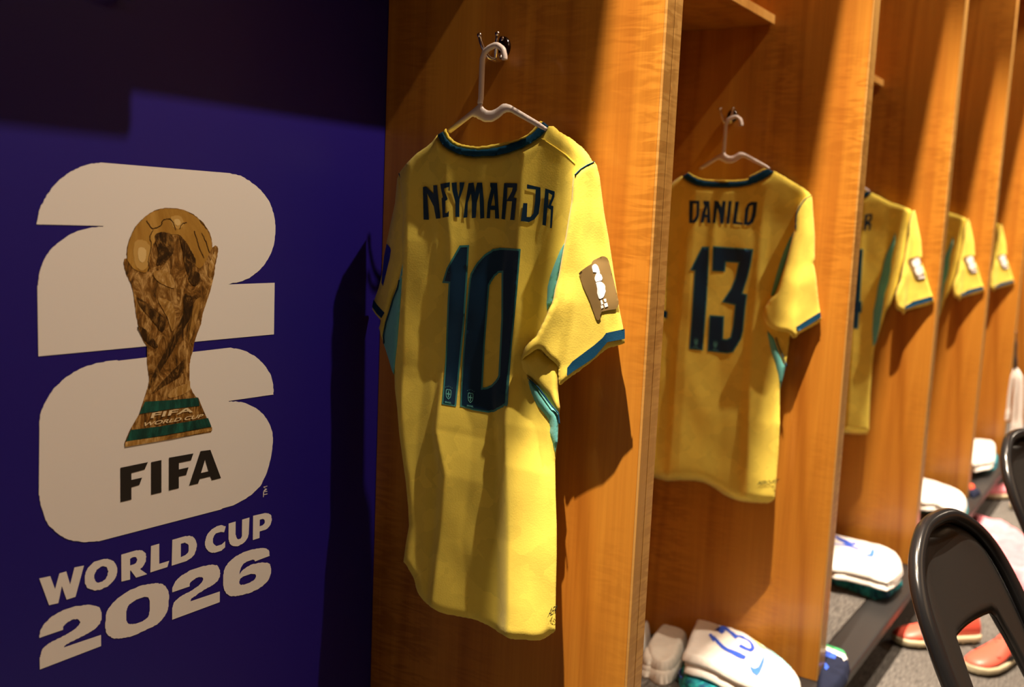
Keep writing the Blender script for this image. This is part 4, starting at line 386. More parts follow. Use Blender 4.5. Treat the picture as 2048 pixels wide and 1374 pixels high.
 'a_zero': [[[.763,1.186],[.766,1.128],[.771,1.052],[.777,.967],[.777,.967],[.778,.966],[.78,.965],[.781,.963],[.784,.962],[.786,.96],[.788,.959],[.79,.958],[.792,.956],[.794,.955],[.796,.954],[.799,.954],[.801,.953],[.804,.952],[.807,.952],[.811,.952],[.814,.952],[.818,.952],[.822,.952],[.827,.952],[.833,.952],[.839,.953],[.844,.953],[.849,.954],[.852,.954],[.851,1.025],[.847,1.102],[.844,1.141],[.844,1.142],[.843,1.144],[.843,1.147],[.842,1.149],[.84,1.152],[.839,1.154],[.837,1.157],[.835,1.16],[.832,1.164],[.829,1.167],[.826,1.17],[.824,1.172],[.821,1.175],[.818,1.177],[.816,1.178],[.813,1.18],[.81,1.181],[.808,1.183],[.806,1.184],[.803,1.184],[.8,1.185],[.798,1.185],[.796,1.186],[.795,1.186]],[[.788,1.157],[.785,1.089],[.786,1.007],[.786,1.006],[.786,1.005],[.787,1.003],[.788,1.001],[.788,1.0],[.79,.998],[.791,.996],[.793,.994],[.796,.991],[.798,.989],[.8,.987],[.803,.986],[.806,.984],[.809,.983],[.812,.982],[.815,.982],[.817,.981],[.819,.981],[.818,1.047],[.815,1.114],[.814,1.135],[.813,1.137],[.812,1.138],[.811,1.141],[.809,1.143],[.808,1.145],[.806,1.147],[.805,1.149],[.803,1.151],[.801,1.152],[.799,1.154],[.798,1.155],[.797,1.156]]],
 'a_crest': [[[.877,.967],[.837,.967]]],
 'a_aero': [[[.688,.668],[.675,.677]]],
 'a_folds': [[[.982,1.252],[.965,1.192],[.976,1.085],[.982,.983],[.972,.898],[.961,.828],[.947,.727],[.927,.609]],[[.923,1.253],[.915,1.195],[.92,1.09],[.923,.99],[.931,.904],[.932,.833],[.928,.731],[.917,.612]],[[.897,1.254],[.885,1.196],[.882,1.093],[.89,.994],[.899,.909],[.879,.843],[.884,.74],[.896,.618]],[[.86,1.255],[.853,1.197],[.857,1.095],[.871,.997],[.831,.919],[.832,.851],[.842,.749],[.82,.637]],[[.765,1.257],[.766,1.201],[.768,1.102],[.771,1.009],[.776,.928],[.771,.862],[.762,.766],[.758,.654]],[[.736,1.258],[.735,1.203],[.738,1.105],[.751,1.011],[.711,.938],[.695,.875],[.69,.782],[.684,.673]],[[.677,1.259],[.674,1.206],[.692,1.109],[.691,1.018],[.686,.941],[.684,.877],[.679,.784],[.673,.676]]],
 'a_folds_right': [[[.678,1.306],[.683,1.239],[.69,1.178],[.701,1.122],[.723,1.078],[.75,1.033],[.752,.997]],[[.66,1.306],[.662,1.24],[.664,1.179],[.667,1.125],[.671,1.083],[.676,1.041],[.678,1.006]],[[.649,1.306],[.645,1.24],[.644,1.18],[.627,1.128],[.617,1.088],[.609,1.049],[.605,1.015]],[[.644,1.306],[.624,1.241],[.608,1.182],[.596,1.13],[.586,1.091],[.58,1.052],[.577,1.019]]],
 'a_folds_left': [[[.988,1.282],[.996,1.229],[1.014,1.152],[1.032,1.096],[1.04,1.024]],[[.983,1.282],[.991,1.229],[.987,1.153],[.998,1.098],[1.009,1.027]],[[.98,1.282],[.975,1.23],[.981,1.153],[.993,1.099],[1.004,1.028]],[[.977,1.282],[.962,1.23],[.972,1.154],[.986,1.099],[.999,1.028]]],
 'hang_hook': [[[.801,1.451],[.801,1.453],[.801,1.456],[.802,1.459],[.803,1.462],[.804,1.465],[.806,1.467],[.809,1.469],[.812,1.471],[.814,1.472],[.817,1.472],[.819,1.472],[.822,1.471],[.825,1.47],[.828,1.469],[.831,1.467],[.834,1.465],[.836,1.463],[.837,1.46],[.838,1.457],[.839,1.454],[.839,1.449],[.839,1.442],[.839,1.434],[.839,1.426],[.839,1.418],[.839,1.411],[.839,1.405],[.839,1.399],[.84,1.395],[.84,1.392]]],
 'hang_plate': [[[.843,1.392],[.845,1.39],[.849,1.387],[.852,1.385],[.86,1.38],[.879,1.368],[.896,1.357],[.898,1.352],[.891,1.351],[.853,1.374],[.851,1.374],[.849,1.373],[.846,1.373],[.844,1.371],[.841,1.37],[.838,1.369],[.834,1.367],[.83,1.366],[.826,1.366],[.822,1.366],[.819,1.366],[.815,1.367],[.811,1.369],[.807,1.371],[.804,1.373],[.801,1.375],[.799,1.377],[.796,1.378],[.794,1.379],[.791,1.379],[.788,1.379],[.785,1.378],[.781,1.376],[.779,1.375],[.745,1.359],[.728,1.352],[.725,1.356],[.738,1.364],[.786,1.388],[.788,1.389],[.792,1.39],[.795,1.391],[.798,1.391],[.8,1.391],[.803,1.39],[.806,1.388],[.809,1.386],[.813,1.384],[.816,1.383],[.819,1.382],[.822,1.382],[.825,1.382],[.828,1.383],[.83,1.384],[.832,1.385],[.834,1.387],[.836,1.389],[.836,1.39],[.836,1.391],[.836,1.392]]],
 'hook_pos': [[[.818,1.47],[.81,1.479],[.825,1.488],[.8,1.486]]],
 'b_body': [[[.996,1.353],[.995,1.352],[.993,1.351],[.991,1.349],[.989,1.348],[.987,1.346],[.985,1.344],[.982,1.343],[.979,1.341],[.976,1.34],[.972,1.338],[.969,1.337],[.965,1.335],[.962,1.334],[.958,1.333],[.955,1.332],[.951,1.332],[.947,1.331],[.943,1.33],[.938,1.33],[.933,1.33],[.928,1.33],[.923,1.329],[.918,1.329],[.913,1.329],[.908,1.329],[.904,1.329],[.899,1.329],[.894,1.329],[.889,1.329],[.884,1.329],[.88,1.329],[.875,1.329],[.87,1.33],[.865,1.33],[.86,1.33],[.856,1.33],[.852,1.331],[.847,1.331],[.843,1.332],[.839,1.333],[.836,1.333],[.833,1.334],[.831,1.334],[.83,1.334],[.83,1.334],[.829,1.335],[.828,1.335],[.827,1.335],[.824,1.336],[.822,1.337],[.819,1.338],[.816,1.339],[.812,1.34],[.809,1.341],[.806,1.343],[.803,1.344],[.8,1.346],[.796,1.347],[.793,1.349],[.79,1.351],[.786,1.354],[.782,1.356],[.779,1.359],[.775,1.362],[.772,1.364],[.77,1.365],[.767,1.365],[.763,1.364],[.76,1.362],[.755,1.36],[.751,1.358],[.747,1.356],[.742,1.354],[.737,1.351],[.732,1.348],[.726,1.345],[.721,1.342],[.717,1.34],[.713,1.338],[.709,1.336],[.706,1.334],[.702,1.332],[.699,1.331],[.696,1.329],[.694,1.328],[.692,1.326],[.69,1.325],[.688,1.323],[.686,1.322],[.685,1.321],[.683,1.32],[.682,1.318],[.681,1.317],[.679,1.316],[.679,1.315],[.678,1.314],[.681,1.259],[.683,1.17],[.69,1.078],[.697,1.021],[.702,.995],[.704,.964],[.707,.927],[.714,.885],[.716,.868],[.714,.827],[.711,.724],[.711,.637],[.711,.611],[.712,.61],[.713,.609],[.715,.608],[.716,.607],[.719,.605],[.721,.604],[.724,.603],[.728,.603],[.732,.602],[.736,.601],[.74,.6],[.746,.6],[.752,.599],[.759,.598],[.766,.597],[.774,.597],[.781,.596],[.788,.596],[.795,.596],[.802,.597],[.808,.598],[.814,.599],[.82,.6],[.825,.602],[.83,.603],[.835,.605],[.839,.607],[.843,.609],[.848,.611],[.852,.613],[.856,.615],[.861,.616],[.865,.618],[.87,.62],[.874,.621],[.879,.622],[.883,.623],[.887,.624],[.891,.624],[.896,.624],[.9,.624],[.905,.624],[.911,.624],[.917,.623],[.924,.622],[.93,.621],[.937,.62],[.944,.619],[.95,.618],[.958,.616],[.965,.614],[.972,.613],[.979,.611],[.986,.61],[.993,.61],[.999,.611],[1.006,.611],[1.012,.612],[1.017,.613],[1.021,.614],[1.047,.594],[1.0591000000000002,.72],[1.06291,.847],[1.06516,.922],[1.06498,.984],[1.06156,1.098],[1.0593400000000002,1.172],[1.05748,1.234],[1.05604,1.282],[1.05559,1.297],[1.04,1.319],[1.02,1.337],[1.008,1.346]]],
 'b_collar': [[[.996,1.353],[.995,1.352],[.993,1.351],[.991,1.349],[.989,1.348],[.987,1.346],[.985,1.344],[.982,1.343],[.979,1.341],[.976,1.34],[.972,1.338],[.969,1.337],[.965,1.335],[.962,1.334],[.958,1.333],[.955,1.332],[.951,1.332],[.947,1.331],[.943,1.33],[.938,1.33],[.933,1.33],[.928,1.33],[.923,1.329],[.918,1.329],[.913,1.329],[.908,1.329],[.904,1.329],[.899,1.329],[.894,1.329],[.889,1.329],[.884,1.329],[.88,1.329],[.875,1.329],[.87,1.33],[.865,1.33],[.86,1.33],[.856,1.33],[.852,1.331],[.847,1.331],[.843,1.332],[.839,1.333],[.836,1.333],[.833,1.334],[.831,1.334],[.83,1.334],[.83,1.334],[.829,1.335],[.828,1.335],[.827,1.335],[.824,1.336],[.822,1.337],[.819,1.338],[.816,1.339],[.812,1.34],[.809,1.341],[.806,1.343],[.803,1.344],[.8,1.346],[.796,1.347],[.793,1.349],[.79,1.351],[.786,1.354],[.782,1.356],[.779,1.359],[.775,1.362],[.772,1.364],[.77,1.365],[.785,1.372],[.786,1.371],[.788,1.371],[.79,1.37],[.792,1.369],[.794,1.368],[.797,1.367],[.799,1.366],[.801,1.364],[.803,1.363],[.806,1.362],[.808,1.361],[.811,1.359],[.813,1.358],[.817,1.357],[.82,1.356],[.823,1.355],[.826,1.353],[.828,1.352],[.829,1.351],[.83,1.35],[.831,1.348],[.831,1.347],[.832,1.346],[.834,1.345],[.837,1.344],[.84,1.343],[.843,1.343],[.847,1.342],[.851,1.342],[.855,1.342],[.859,1.341],[.863,1.341],[.868,1.341],[.872,1.341],[.877,1.341],[.882,1.34],[.886,1.34],[.891,1.34],[.896,1.34],[.901,1.34],[.906,1.34],[.91,1.34],[.915,1.341],[.919,1.341],[.924,1.341],[.928,1.342],[.932,1.342],[.936,1.343],[.94,1.343],[.944,1.344],[.947,1.345],[.951,1.346],[.954,1.346],[.957,1.347],[.96,1.348],[.963,1.35],[.965,1.351],[.968,1.352],[.97,1.353],[.972,1.354],[.974,1.355],[.976,1.356],[.978,1.358],[.98,1.359],[.981,1.36],[.982,1.361]]],
 'b_rim': [[[.982,1.361],[.981,1.36],[.98,1.359],[.978,1.358],[.976,1.356],[.974,1.355],[.972,1.354],[.97,1.353],[.968,1.352],[.965,1.351],[.963,1.35],[.96,1.348],[.957,1.347],[.954,1.346],[.951,1.346],[.947,1.345],[.944,1.344],[.94,1.343],[.936,1.343],[.932,1.342],[.928,1.342],[.924,1.341],[.919,1.341],[.915,1.341],[.91,1.34],[.906,1.34],[.901,1.34],[.896,1.34],[.891,1.34],[.886,1.34],[.882,1.34],[.877,1.341],[.872,1.341],[.868,1.341],[.863,1.341],[.859,1.341],[.855,1.342],[.851,1.342],[.847,1.342],[.843,1.343],[.84,1.343],[.837,1.344],[.834,1.345],[.832,1.346],[.831,1.347],[.831,1.348],[.83,1.35],[.829,1.351],[.828,1.352],[.826,1.353],[.823,1.355],[.82,1.356],[.817,1.357],[.813,1.358],[.811,1.359],[.808,1.361],[.806,1.362],[.803,1.363],[.801,1.364],[.799,1.366],[.797,1.367],[.794,1.368],[.792,1.369],[.79,1.37],[.788,1.371],[.786,1.371],[.785,1.372],[.794,1.372],[.795,1.372],[.795,1.372],[.796,1.371],[.797,1.371],[.798,1.371],[.8,1.37],[.801,1.369],[.803,1.368],[.805,1.367],[.807,1.366],[.809,1.365],[.811,1.364],[.814,1.362],[.817,1.361],[.82,1.359],[.823,1.358],[.826,1.356],[.828,1.355],[.829,1.354],[.828,1.353],[.828,1.353],[.827,1.352],[.827,1.351],[.827,1.351],[.83,1.35],[.833,1.349],[.836,1.348],[.84,1.347],[.844,1.347],[.848,1.346],[.852,1.346],[.857,1.346],[.861,1.345],[.866,1.345],[.87,1.345],[.875,1.345],[.879,1.345],[.884,1.345],[.888,1.345],[.893,1.345],[.897,1.345],[.902,1.345],[.906,1.345],[.911,1.345],[.916,1.345],[.92,1.346],[.925,1.346],[.929,1.346],[.933,1.346],[.937,1.347],[.941,1.347],[.945,1.348],[.948,1.348],[.951,1.349],[.954,1.35],[.957,1.351],[.96,1.352],[.962,1.353],[.964,1.354],[.967,1.355],[.969,1.356],[.972,1.358],[.975,1.359],[.978,1.361],[.98,1.362],[.981,1.363]]],
 'b_sleeve_left': [[[1.061,1.282],[1.063,1.233],[1.058,1.098],[1.047,.999],[1.017,.99],[1.016,1.101],[1.028,1.235]]],
 'b_cuff_left': [[[1.048,1.014],[1.015,1.005],[1.015,1.022],[1.048,1.032]]],
 'b_sleeve_right': [[[.677,1.313],[.673,1.297],[.667,1.261],[.66,1.22],[.656,1.173],[.659,1.162],[.654,1.151],[.648,1.129],[.642,1.102],[.634,1.069],[.631,1.058],[.627,1.042],[.627,1.042],[.628,1.041],[.629,1.039],[.63,1.037],[.632,1.035],[.634,1.033],[.636,1.031],[.639,1.029],[.643,1.027],[.646,1.025],[.65,1.022],[.654,1.02],[.658,1.018],[.661,1.016],[.665,1.013],[.669,1.011],[.673,1.008],[.677,1.006],[.679,1.005],[.681,1.003],[.682,1.002],[.683,1.002],[.683,1.001],[.684,1.001],[.685,1.0],[.685,.999],[.686,.997],[.687,.996],[.688,.994],[.689,.994],[.691,.993],[.693,.994],[.696,.996],[.698,.998],[.701,1.0],[.704,1.002],[.708,1.003],[.712,1.004],[.716,1.005],[.721,1.005],[.725,1.005],[.73,1.006],[.734,1.006],[.738,1.007],[.742,1.008],[.745,1.009],[.749,1.01],[.752,1.012],[.755,1.013],[.758,1.015],[.76,1.017],[.762,1.019],[.763,1.021],[.765,1.023],[.766,1.025],[.767,1.027],[.768,1.029],[.769,1.031],[.769,1.033],[.77,1.035],[.77,1.038],[.77,1.04],[.771,1.042],[.771,1.045],[.771,1.047],[.77,1.05],[.77,1.052],[.769,1.055],[.768,1.057],[.766,1.06],[.765,1.062],[.763,1.065],[.762,1.067],[.761,1.069],[.76,1.072],[.758,1.074],[.757,1.076],[.756,1.077],[.754,1.079],[.753,1.081],[.751,1.082],[.749,1.084],[.748,1.085],[.746,1.087],[.745,1.089],[.743,1.091],[.742,1.094],[.741,1.098],[.74,1.101],[.739,1.104],[.739,1.106],[.733,1.129],[.723,1.169],[.715,1.209],[.71,1.234],[.711,1.248],[.712,1.268],[.711,1.269],[.711,1.271],[.711,1.274],[.71,1.277],[.709,1.279],[.708,1.282],[.707,1.284],[.706,1.287],[.704,1.29],[.703,1.292],[.701,1.295],[.699,1.297],[.698,1.299],[.696,1.302],[.694,1.304],[.693,1.305],[.691,1.307],[.689,1.309],[.687,1.31],[.685,1.311],[.683,1.312],[.681,1.313],[.68,1.313],[.678,1.314]]],
 'b_cuff_right': [[[.693,1.016],[.665,1.036],[.632,1.058],[.629,1.046],[.658,1.026],[.685,1.008]]],
 'b_side_right': [[[.71,1.233],[.719,1.217],[.731,1.186],[.74,1.154],[.748,1.117],[.755,1.085],[.755,1.079],[.745,1.089],[.738,1.109],[.728,1.141],[.721,1.175],[.713,1.212]],[[.765,1.016],[.757,.986],[.748,.956],[.736,.93],[.723,.894],[.716,.873],[.712,.892],[.707,.925],[.717,.946],[.73,.972],[.737,.988],[.759,1.009]]],
 'b_piping': [[[.71,1.234],[.71,1.236],[.71,1.238],[.711,1.24],[.711,1.243],[.711,1.246],[.711,1.248],[.711,1.251],[.712,1.255],[.712,1.258],[.712,1.262],[.712,1.265],[.712,1.268],[.712,1.27],[.711,1.273],[.711,1.275],[.71,1.277],[.709,1.279],[.708,1.282],[.707,1.284],[.706,1.287],[.704,1.29],[.703,1.292],[.701,1.295],[.699,1.297],[.698,1.299],[.696,1.302],[.694,1.304],[.693,1.305],[.691,1.307],[.689,1.309],[.687,1.31],[.685,1.311],[.683,1.312],[.681,1.313],[.679,1.314],[.678,1.314],[.678,1.313],[.679,1.312],[.68,1.311],[.682,1.31],[.684,1.309],[.686,1.308],[.688,1.307],[.69,1.305],[.691,1.304],[.693,1.302],[.695,1.3],[.696,1.298],[.698,1.296],[.699,1.294],[.701,1.291],[.702,1.288],[.704,1.286],[.705,1.283],[.706,1.281],[.707,1.278],[.708,1.276],[.709,1.274],[.709,1.272],[.71,1.27],[.71,1.267],[.71,1.264],[.71,1.261],[.71,1.258],[.71,1.255],[.71,1.251],[.709,1.248],[.709,1.246],[.709,1.243],[.709,1.24],[.709,1.238],[.709,1.236],[.709,1.235]],[[.737,.988],[.73,.972],[.717,.946],[.707,.925],[.705,.926],[.715,.948],[.729,.974],[.735,.99]]],
 'b_name': [[[.976,1.296],[.95,1.296],[.948,1.263],[.952,1.249],[.959,1.243],[.973,1.242]],[[.966,1.289],[.957,1.289],[.956,1.261],[.96,1.252],[.965,1.248]],[[.94,1.296],[.925,1.296],[.918,1.244],[.927,1.244],[.928,1.257],[.934,1.257],[.936,1.244],[.944,1.244],[.941,1.269],[.936,1.284],[.94,1.291]],[[.929,1.283],[.933,1.264],[.928,1.263]],[[.912,1.297],[.902,1.296],[.893,1.282],[.891,1.297],[.883,1.296],[.885,1.243],[.893,1.244],[.897,1.265],[.903,1.28],[.905,1.261],[.905,1.244],[.913,1.244]],[[.876,1.297],[.868,1.297],[.87,1.244],[.878,1.244]],[[.859,1.296],[.85,1.296],[.853,1.249],[.836,1.247],[.837,1.243],[.862,1.244]],[[.805,1.296],[.806,1.266],[.811,1.249],[.821,1.242],[.834,1.243],[.833,1.28],[.828,1.291],[.82,1.296]],[[.815,1.289],[.815,1.274],[.817,1.259],[.821,1.25],[.826,1.249],[.825,1.275],[.823,1.286]]],
 'b_one': [[[.934,1.184],[.92,1.185],[.918,1.131],[.917,1.058],[.918,.994],[.919,.94],[.949,.939],[.948,1.013],[.948,1.087],[.948,1.13],[.958,1.131]]],
 'b_three': [[[.905,1.187],[.809,1.185],[.813,1.148],[.818,1.121],[.828,1.082],[.816,1.08],[.818,1.055],[.82,.995],[.824,.976],[.841,.945],[.854,.941],[.901,.94],[.902,1.022],[.87,1.023],[.869,.969],[.856,.969],[.845,.976],[.841,1.002],[.839,1.057],[.871,1.061],[.852,1.092],[.843,1.117],[.837,1.157],[.875,1.157],[.875,1.134],[.903,1.133]]],
 'b_crest': [[[.935,.955],[.885,.955]]],
 'b_aero': [[[.759,.632],[.708,.648]]],
 'b_folds': [[[1.066,1.307],[1.072,1.148],[1.075,.923],[1.065,.733],[1.043,.543]],[[1.013,1.308],[1.016,1.151],[1.003,.93],[1.004,.742],[1.005,.55]],[[.981,1.309],[.979,1.153],[.987,.932],[.988,.744],[.989,.553]],[[.861,1.311],[.85,1.16],[.872,.944],[.859,.764],[.846,.581]],[[.792,1.313],[.79,1.164],[.794,.953],[.791,.774],[.784,.593]],[[.763,1.313],[.768,1.165],[.774,.955],[.737,.782],[.723,.604]],[[.674,1.315],[.685,1.169],[.692,.963],[.711,.786],[.704,.608]]],
 'b_folds_right': [[[.708,1.314],[.71,1.225],[.733,1.121],[.767,1.026],[.769,.967]],[[.691,1.315],[.69,1.225],[.693,1.124],[.697,1.032],[.695,.975]],[[.677,1.315],[.663,1.227],[.65,1.127],[.63,1.038],[.621,.982]]],
 'c_patch': [[[.683,1.159],[.677,1.167],[.649,1.176],[.644,1.171],[.621,1.111],[.624,1.106],[.644,1.101],[.652,1.104]]],
 'c_patch_mark': [[[.669,1.161],[.667,1.164],[.663,1.167],[.659,1.17],[.654,1.172],[.65,1.173],[.647,1.173],[.645,1.171],[.642,1.168],[.641,1.163],[.639,1.159],[.639,1.155],[.639,1.151],[.64,1.149],[.643,1.146],[.646,1.144],[.65,1.142],[.653,1.141],[.656,1.14],[.657,1.139],[.659,1.139],[.66,1.14],[.66,1.14],[.661,1.141],[.662,1.143],[.664,1.145],[.666,1.148],[.667,1.152],[.669,1.155],[.669,1.158]],[[.659,1.138],[.657,1.141],[.653,1.144],[.649,1.147],[.645,1.149],[.64,1.15],[.637,1.15],[.635,1.148],[.632,1.144],[.63,1.14],[.629,1.136],[.628,1.131],[.627,1.128],[.627,1.126],[.628,1.123],[.629,1.122],[.631,1.12],[.632,1.119],[.634,1.117],[.636,1.116],[.639,1.115],[.641,1.114],[.644,1.113],[.646,1.114],[.649,1.115],[.651,1.117],[.653,1.121],[.656,1.125],[.658,1.13],[.659,1.135]],[[.644,1.112],[.625,1.119],[.622,1.11],[.642,1.104]]],
 'c_name': [[[.841,1.293],[.833,1.295],[.835,1.288],[.837,1.287],[.837,1.274],[.831,1.274],[.831,1.271],[.837,1.27],[.837,1.255],[.831,1.255],[.831,1.249],[.84,1.249]],[[.825,1.298],[.802,1.301],[.801,1.284],[.808,1.272],[.802,1.27],[.803,1.249],[.81,1.249],[.81,1.265],[.816,1.266],[.818,1.248],[.824,1.248]],[[.817,1.292],[.808,1.294],[.808,1.287],[.816,1.275]]],
 'c_four': [[[.832,1.185],[.824,1.186],[.823,1.144],[.82,1.019],[.814,1.019],[.812,.988],[.82,.987],[.819,.935],[.83,.934],[.831,.986],[.847,.985],[.848,1.017],[.831,1.018],[.833,1.129]]],
 'a_seam': [[[.733,1.342],[.711,1.331],[.691,1.32],[.676,1.308],[.677,1.307],[.692,1.318],[.712,1.329],[.734,1.341]]],
 'c_side': [[[.722,1.246],[.731,1.215],[.744,1.176],[.75,1.148],[.754,1.113],[.761,1.078],[.764,1.036],[.769,.993],[.767,.932],[.761,.881],[.752,.896],[.747,.934],[.744,.974],[.74,1.024],[.739,1.052],[.73,1.09],[.727,1.125],[.728,1.156],[.724,1.187],[.72,1.219]]],
 'c_limit': [[[.754,.593],[.762,.77],[.759,.878],[.741,.958],[.727,1.032],[.722,1.096],[.723,1.191],[.716,1.269],[.686,1.325]]],
 'trophy_cracks': [[[.818,1.196],[.817,1.195],[.816,1.194],[.815,1.192],[.814,1.19],[.813,1.189],[.813,1.187],[.813,1.185],[.813,1.184],[.814,1.182],[.815,1.181],[.815,1.179],[.815,1.176],[.815,1.174],[.814,1.171],[.813,1.167],[.812,1.164],[.811,1.161],[.811,1.158],[.81,1.156],[.811,1.154],[.811,1.152],[.811,1.151],[.812,1.149],[.812,1.148],[.811,1.147],[.811,1.146],[.811,1.145],[.81,1.144],[.81,1.143],[.81,1.143]],[[.808,1.208],[.809,1.206],[.81,1.205],[.812,1.203],[.813,1.201],[.815,1.199],[.817,1.198],[.818,1.198],[.821,1.199],[.823,1.199],[.825,1.2],[.827,1.201],[.829,1.202],[.83,1.203],[.831,1.204],[.831,1.206],[.831,1.207],[.832,1.208],[.833,1.209],[.834,1.21],[.836,1.21],[.838,1.211],[.84,1.211],[.841,1.211],[.843,1.211],[.844,1.211],[.845,1.21],[.846,1.209],[.847,1.208],[.848,1.207],[.849,1.206],[.849,1.205],[.85,1.203],[.851,1.201],[.852,1.199],[.852,1.198],[.853,1.197]],[[.859,1.198],[.859,1.199],[.86,1.2],[.86,1.202],[.861,1.203],[.862,1.204],[.863,1.205],[.864,1.206],[.865,1.206],[.867,1.206],[.868,1.207],[.869,1.207],[.87,1.207]],[[.882,1.196],[.883,1.195],[.883,1.193],[.884,1.191],[.885,1.189],[.886,1.187],[.887,1.185],[.887,1.183],[.888,1.181],[.889,1.179],[.889,1.177],[.89,1.175],[.891,1.173],[.892,1.171],[.894,1.168],[.895,1.166],[.897,1.163],[.898,1.161],[.899,1.16]],[[.894,1.194],[.895,1.193],[.896,1.191],[.898,1.189],[.899,1.186],[.9,1.184],[.902,1.182],[.903,1.179],[.904,1.176],[.905,1.174],[.906,1.171],[.907,1.169],[.908,1.167]],[[.891,1.211],[.892,1.21],[.893,1.209],[.894,1.207],[.896,1.206],[.897,1.205],[.899,1.204],[.9,1.203],[.9,1.202],[.901,1.201],[.902,1.2],[.903,1.199],[.903,1.199]]],
 'k13_white': [[[2.08,.846],[2.102,.855],[2.137,.862],[2.189,.877],[2.245,.892],[2.298,.904],[2.312,.909],[2.312,.9],[2.312,.879],[2.312,.85],[2.312,.813],[2.298,.769],[2.266,.726],[2.242,.692],[2.221,.662],[2.197,.635],[2.174,.612],[2.156,.598],[2.137,.588],[2.11,.578],[2.081,.574],[2.05,.583],[2.027,.598],[2.026,.612],[2.034,.633],[2.04,.668],[2.048,.707],[2.061,.737],[2.073,.763],[2.079,.784],[2.081,.803],[2.078,.826]]],
 'k13_teal': [[[2.121,.869],[2.177,.875],[2.275,.854],[2.275,.676],[2.166,.628],[2.069,.675],[2.066,.697],[2.028,.777],[2.07,.841]]],
 'k13_num': [[[2.229,.843],[2.239,.841],[2.222,.822],[2.202,.804],[2.179,.771],[2.163,.723],[2.141,.72],[2.149,.749],[2.171,.789],[2.199,.815],[2.19,.815]],[[2.267,.843],[2.295,.842],[2.305,.834],[2.299,.824],[2.282,.804],[2.265,.785],[2.267,.77],[2.257,.751],[2.241,.733],[2.221,.723],[2.202,.72],[2.191,.723],[2.196,.739],[2.207,.759],[2.223,.759],[2.215,.742],[2.211,.732],[2.223,.733],[2.24,.742],[2.252,.758],[2.258,.778],[2.24,.779],[2.26,.796],[2.279,.816],[2.277,.823],[2.266,.816],[2.247,.817],[2.258,.83]]],
 'k13_swoosh': [[[2.197,.691],[2.172,.685],[2.115,.672],[2.094,.668],[2.084,.67],[2.087,.679],[2.101,.689],[2.113,.695],[2.103,.686],[2.106,.68],[2.123,.679],[2.17,.687]]],
 'k13_yellow': [[[2.289,.766],[2.268,.728],[2.246,.704],[2.229,.702],[2.251,.729]]],
 'k13_aqua': [[[2.271,.727],[2.244,.694],[2.179,.621],[2.158,.615],[2.182,.642],[2.223,.6869999999999999]]],
 'k13_cord': [[[2.078,.807],[2.08,.813],[2.082,.822],[2.085,.831],[2.088,.84],[2.093,.848],[2.098,.855],[2.105,.86],[2.112,.863],[2.117,.864],[2.121,.862],[2.124,.858],[2.124,.852],[2.121,.845],[2.115,.836],[2.111,.83]]],
 'k14_white': [[[3.257,.862],[3.295,.835],[3.292,.782],[3.289,.731],[3.276,.683],[3.259,.647],[3.229,.619],[3.175,.596],[3.118,.58],[3.081,.572],[3.046,.572],[2.991,.575],[2.948,.585],[2.947,.607],[2.958,.637],[2.96,.673],[2.962,.71],[2.949,.74],[2.967,.771],[3.104,.823]]],
 'k14_teal': [[[3.024,.79],[3.016,.72],[2.971,.621],[3.016,.591],[3.154,.581],[3.239,.604],[3.308,.717],[3.245,.813]]],
 'k14_num': [[[3.265,.82],[3.259,.807],[3.25,.79],[3.234,.774],[3.222,.761],[3.232,.754],[3.244,.751],[3.21,.745],[3.203,.749],[3.199,.758],[3.206,.772],[3.219,.788],[3.232,.803],[3.243,.814]],[[3.185,.805],[3.198,.773],[3.182,.725],[3.164,.724],[3.177,.768],[3.169,.8]]],
 'k14_swoosh': [[[3.228,.693],[3.177,.679],[3.123,.671],[3.115,.681],[3.135,.692],[3.139,.681],[3.173,.685]]],
 'k4_white': [[[4.301,.783],[4.353,.774],[4.348,.743],[4.322,.694],[4.28,.644],[4.245,.61],[4.204,.585],[4.153,.566],[4.091,.552],[4.0,.542],[3.925,.54],[3.905,.551],[3.913,.573],[3.947,.607],[3.98,.646],[3.952,.675],[3.955,.704],[4.116,.748]]],
 'k4_teal': [[[4.079,.715],[4.076,.69],[4.09,.661],[4.058,.623],[4.032,.588],[4.05,.568],[4.094,.557],[4.17,.556],[4.251,.564],[4.301,.577],[4.334,.601],[4.357,.644],[4.362,.692],[4.348,.734],[4.302,.758],[4.183,.743]]],
 'k5_white': [[[5.329,.742],[5.417,.699],[5.413,.64],[5.361,.62],[5.261,.608],[5.11,.589],[4.97,.578],[4.904,.588],[4.865,.607],[4.8,.628],[4.807,.655],[5.046,.705]]],
 'k5_teal': [[[5.033,.684],[5.012,.655],[5.035,.626],[5.056,.6],[5.103,.582],[5.207,.584],[5.319,.597],[5.392,.612],[5.427,.636],[5.411,.687],[5.34,.727],[5.177,.714]]],
 'sock': [[[2.14,.968],[2.171,.979],[2.205,.986],[2.248,.994],[2.287,.997],[2.3,.986],[2.3,.969],[2.3,.948],[2.3,.928],[2.284,.913],[2.239,.901],[2.198,.89],[2.159,.882],[2.121,.875],[2.09,.873],[2.071,.879],[2.063,.89],[2.066,.907],[2.081,.927],[2.107,.948]]],
 'sock_cuff': [[[2.146,.978],[2.16,.969],[2.166,.953],[2.16,.937],[2.147,.923],[2.126,.915],[2.105,.914],[2.085,.923],[2.074,.936],[2.08,.948],[2.096,.96],[2.121,.972]]],
 'sock2': [[[2.266,1.047],[2.301,1.052],[2.31,1.049],[2.309,1.033],[2.278,1.016],[2.242,1.007],[2.211,1.003],[2.198,1.008],[2.2,1.017],[2.228,1.033]]],
 'navy': [[[2.505,.645],[2.491,.575],[2.425,.548],[2.357,.538],[2.241,.538],[2.194,.566]]],
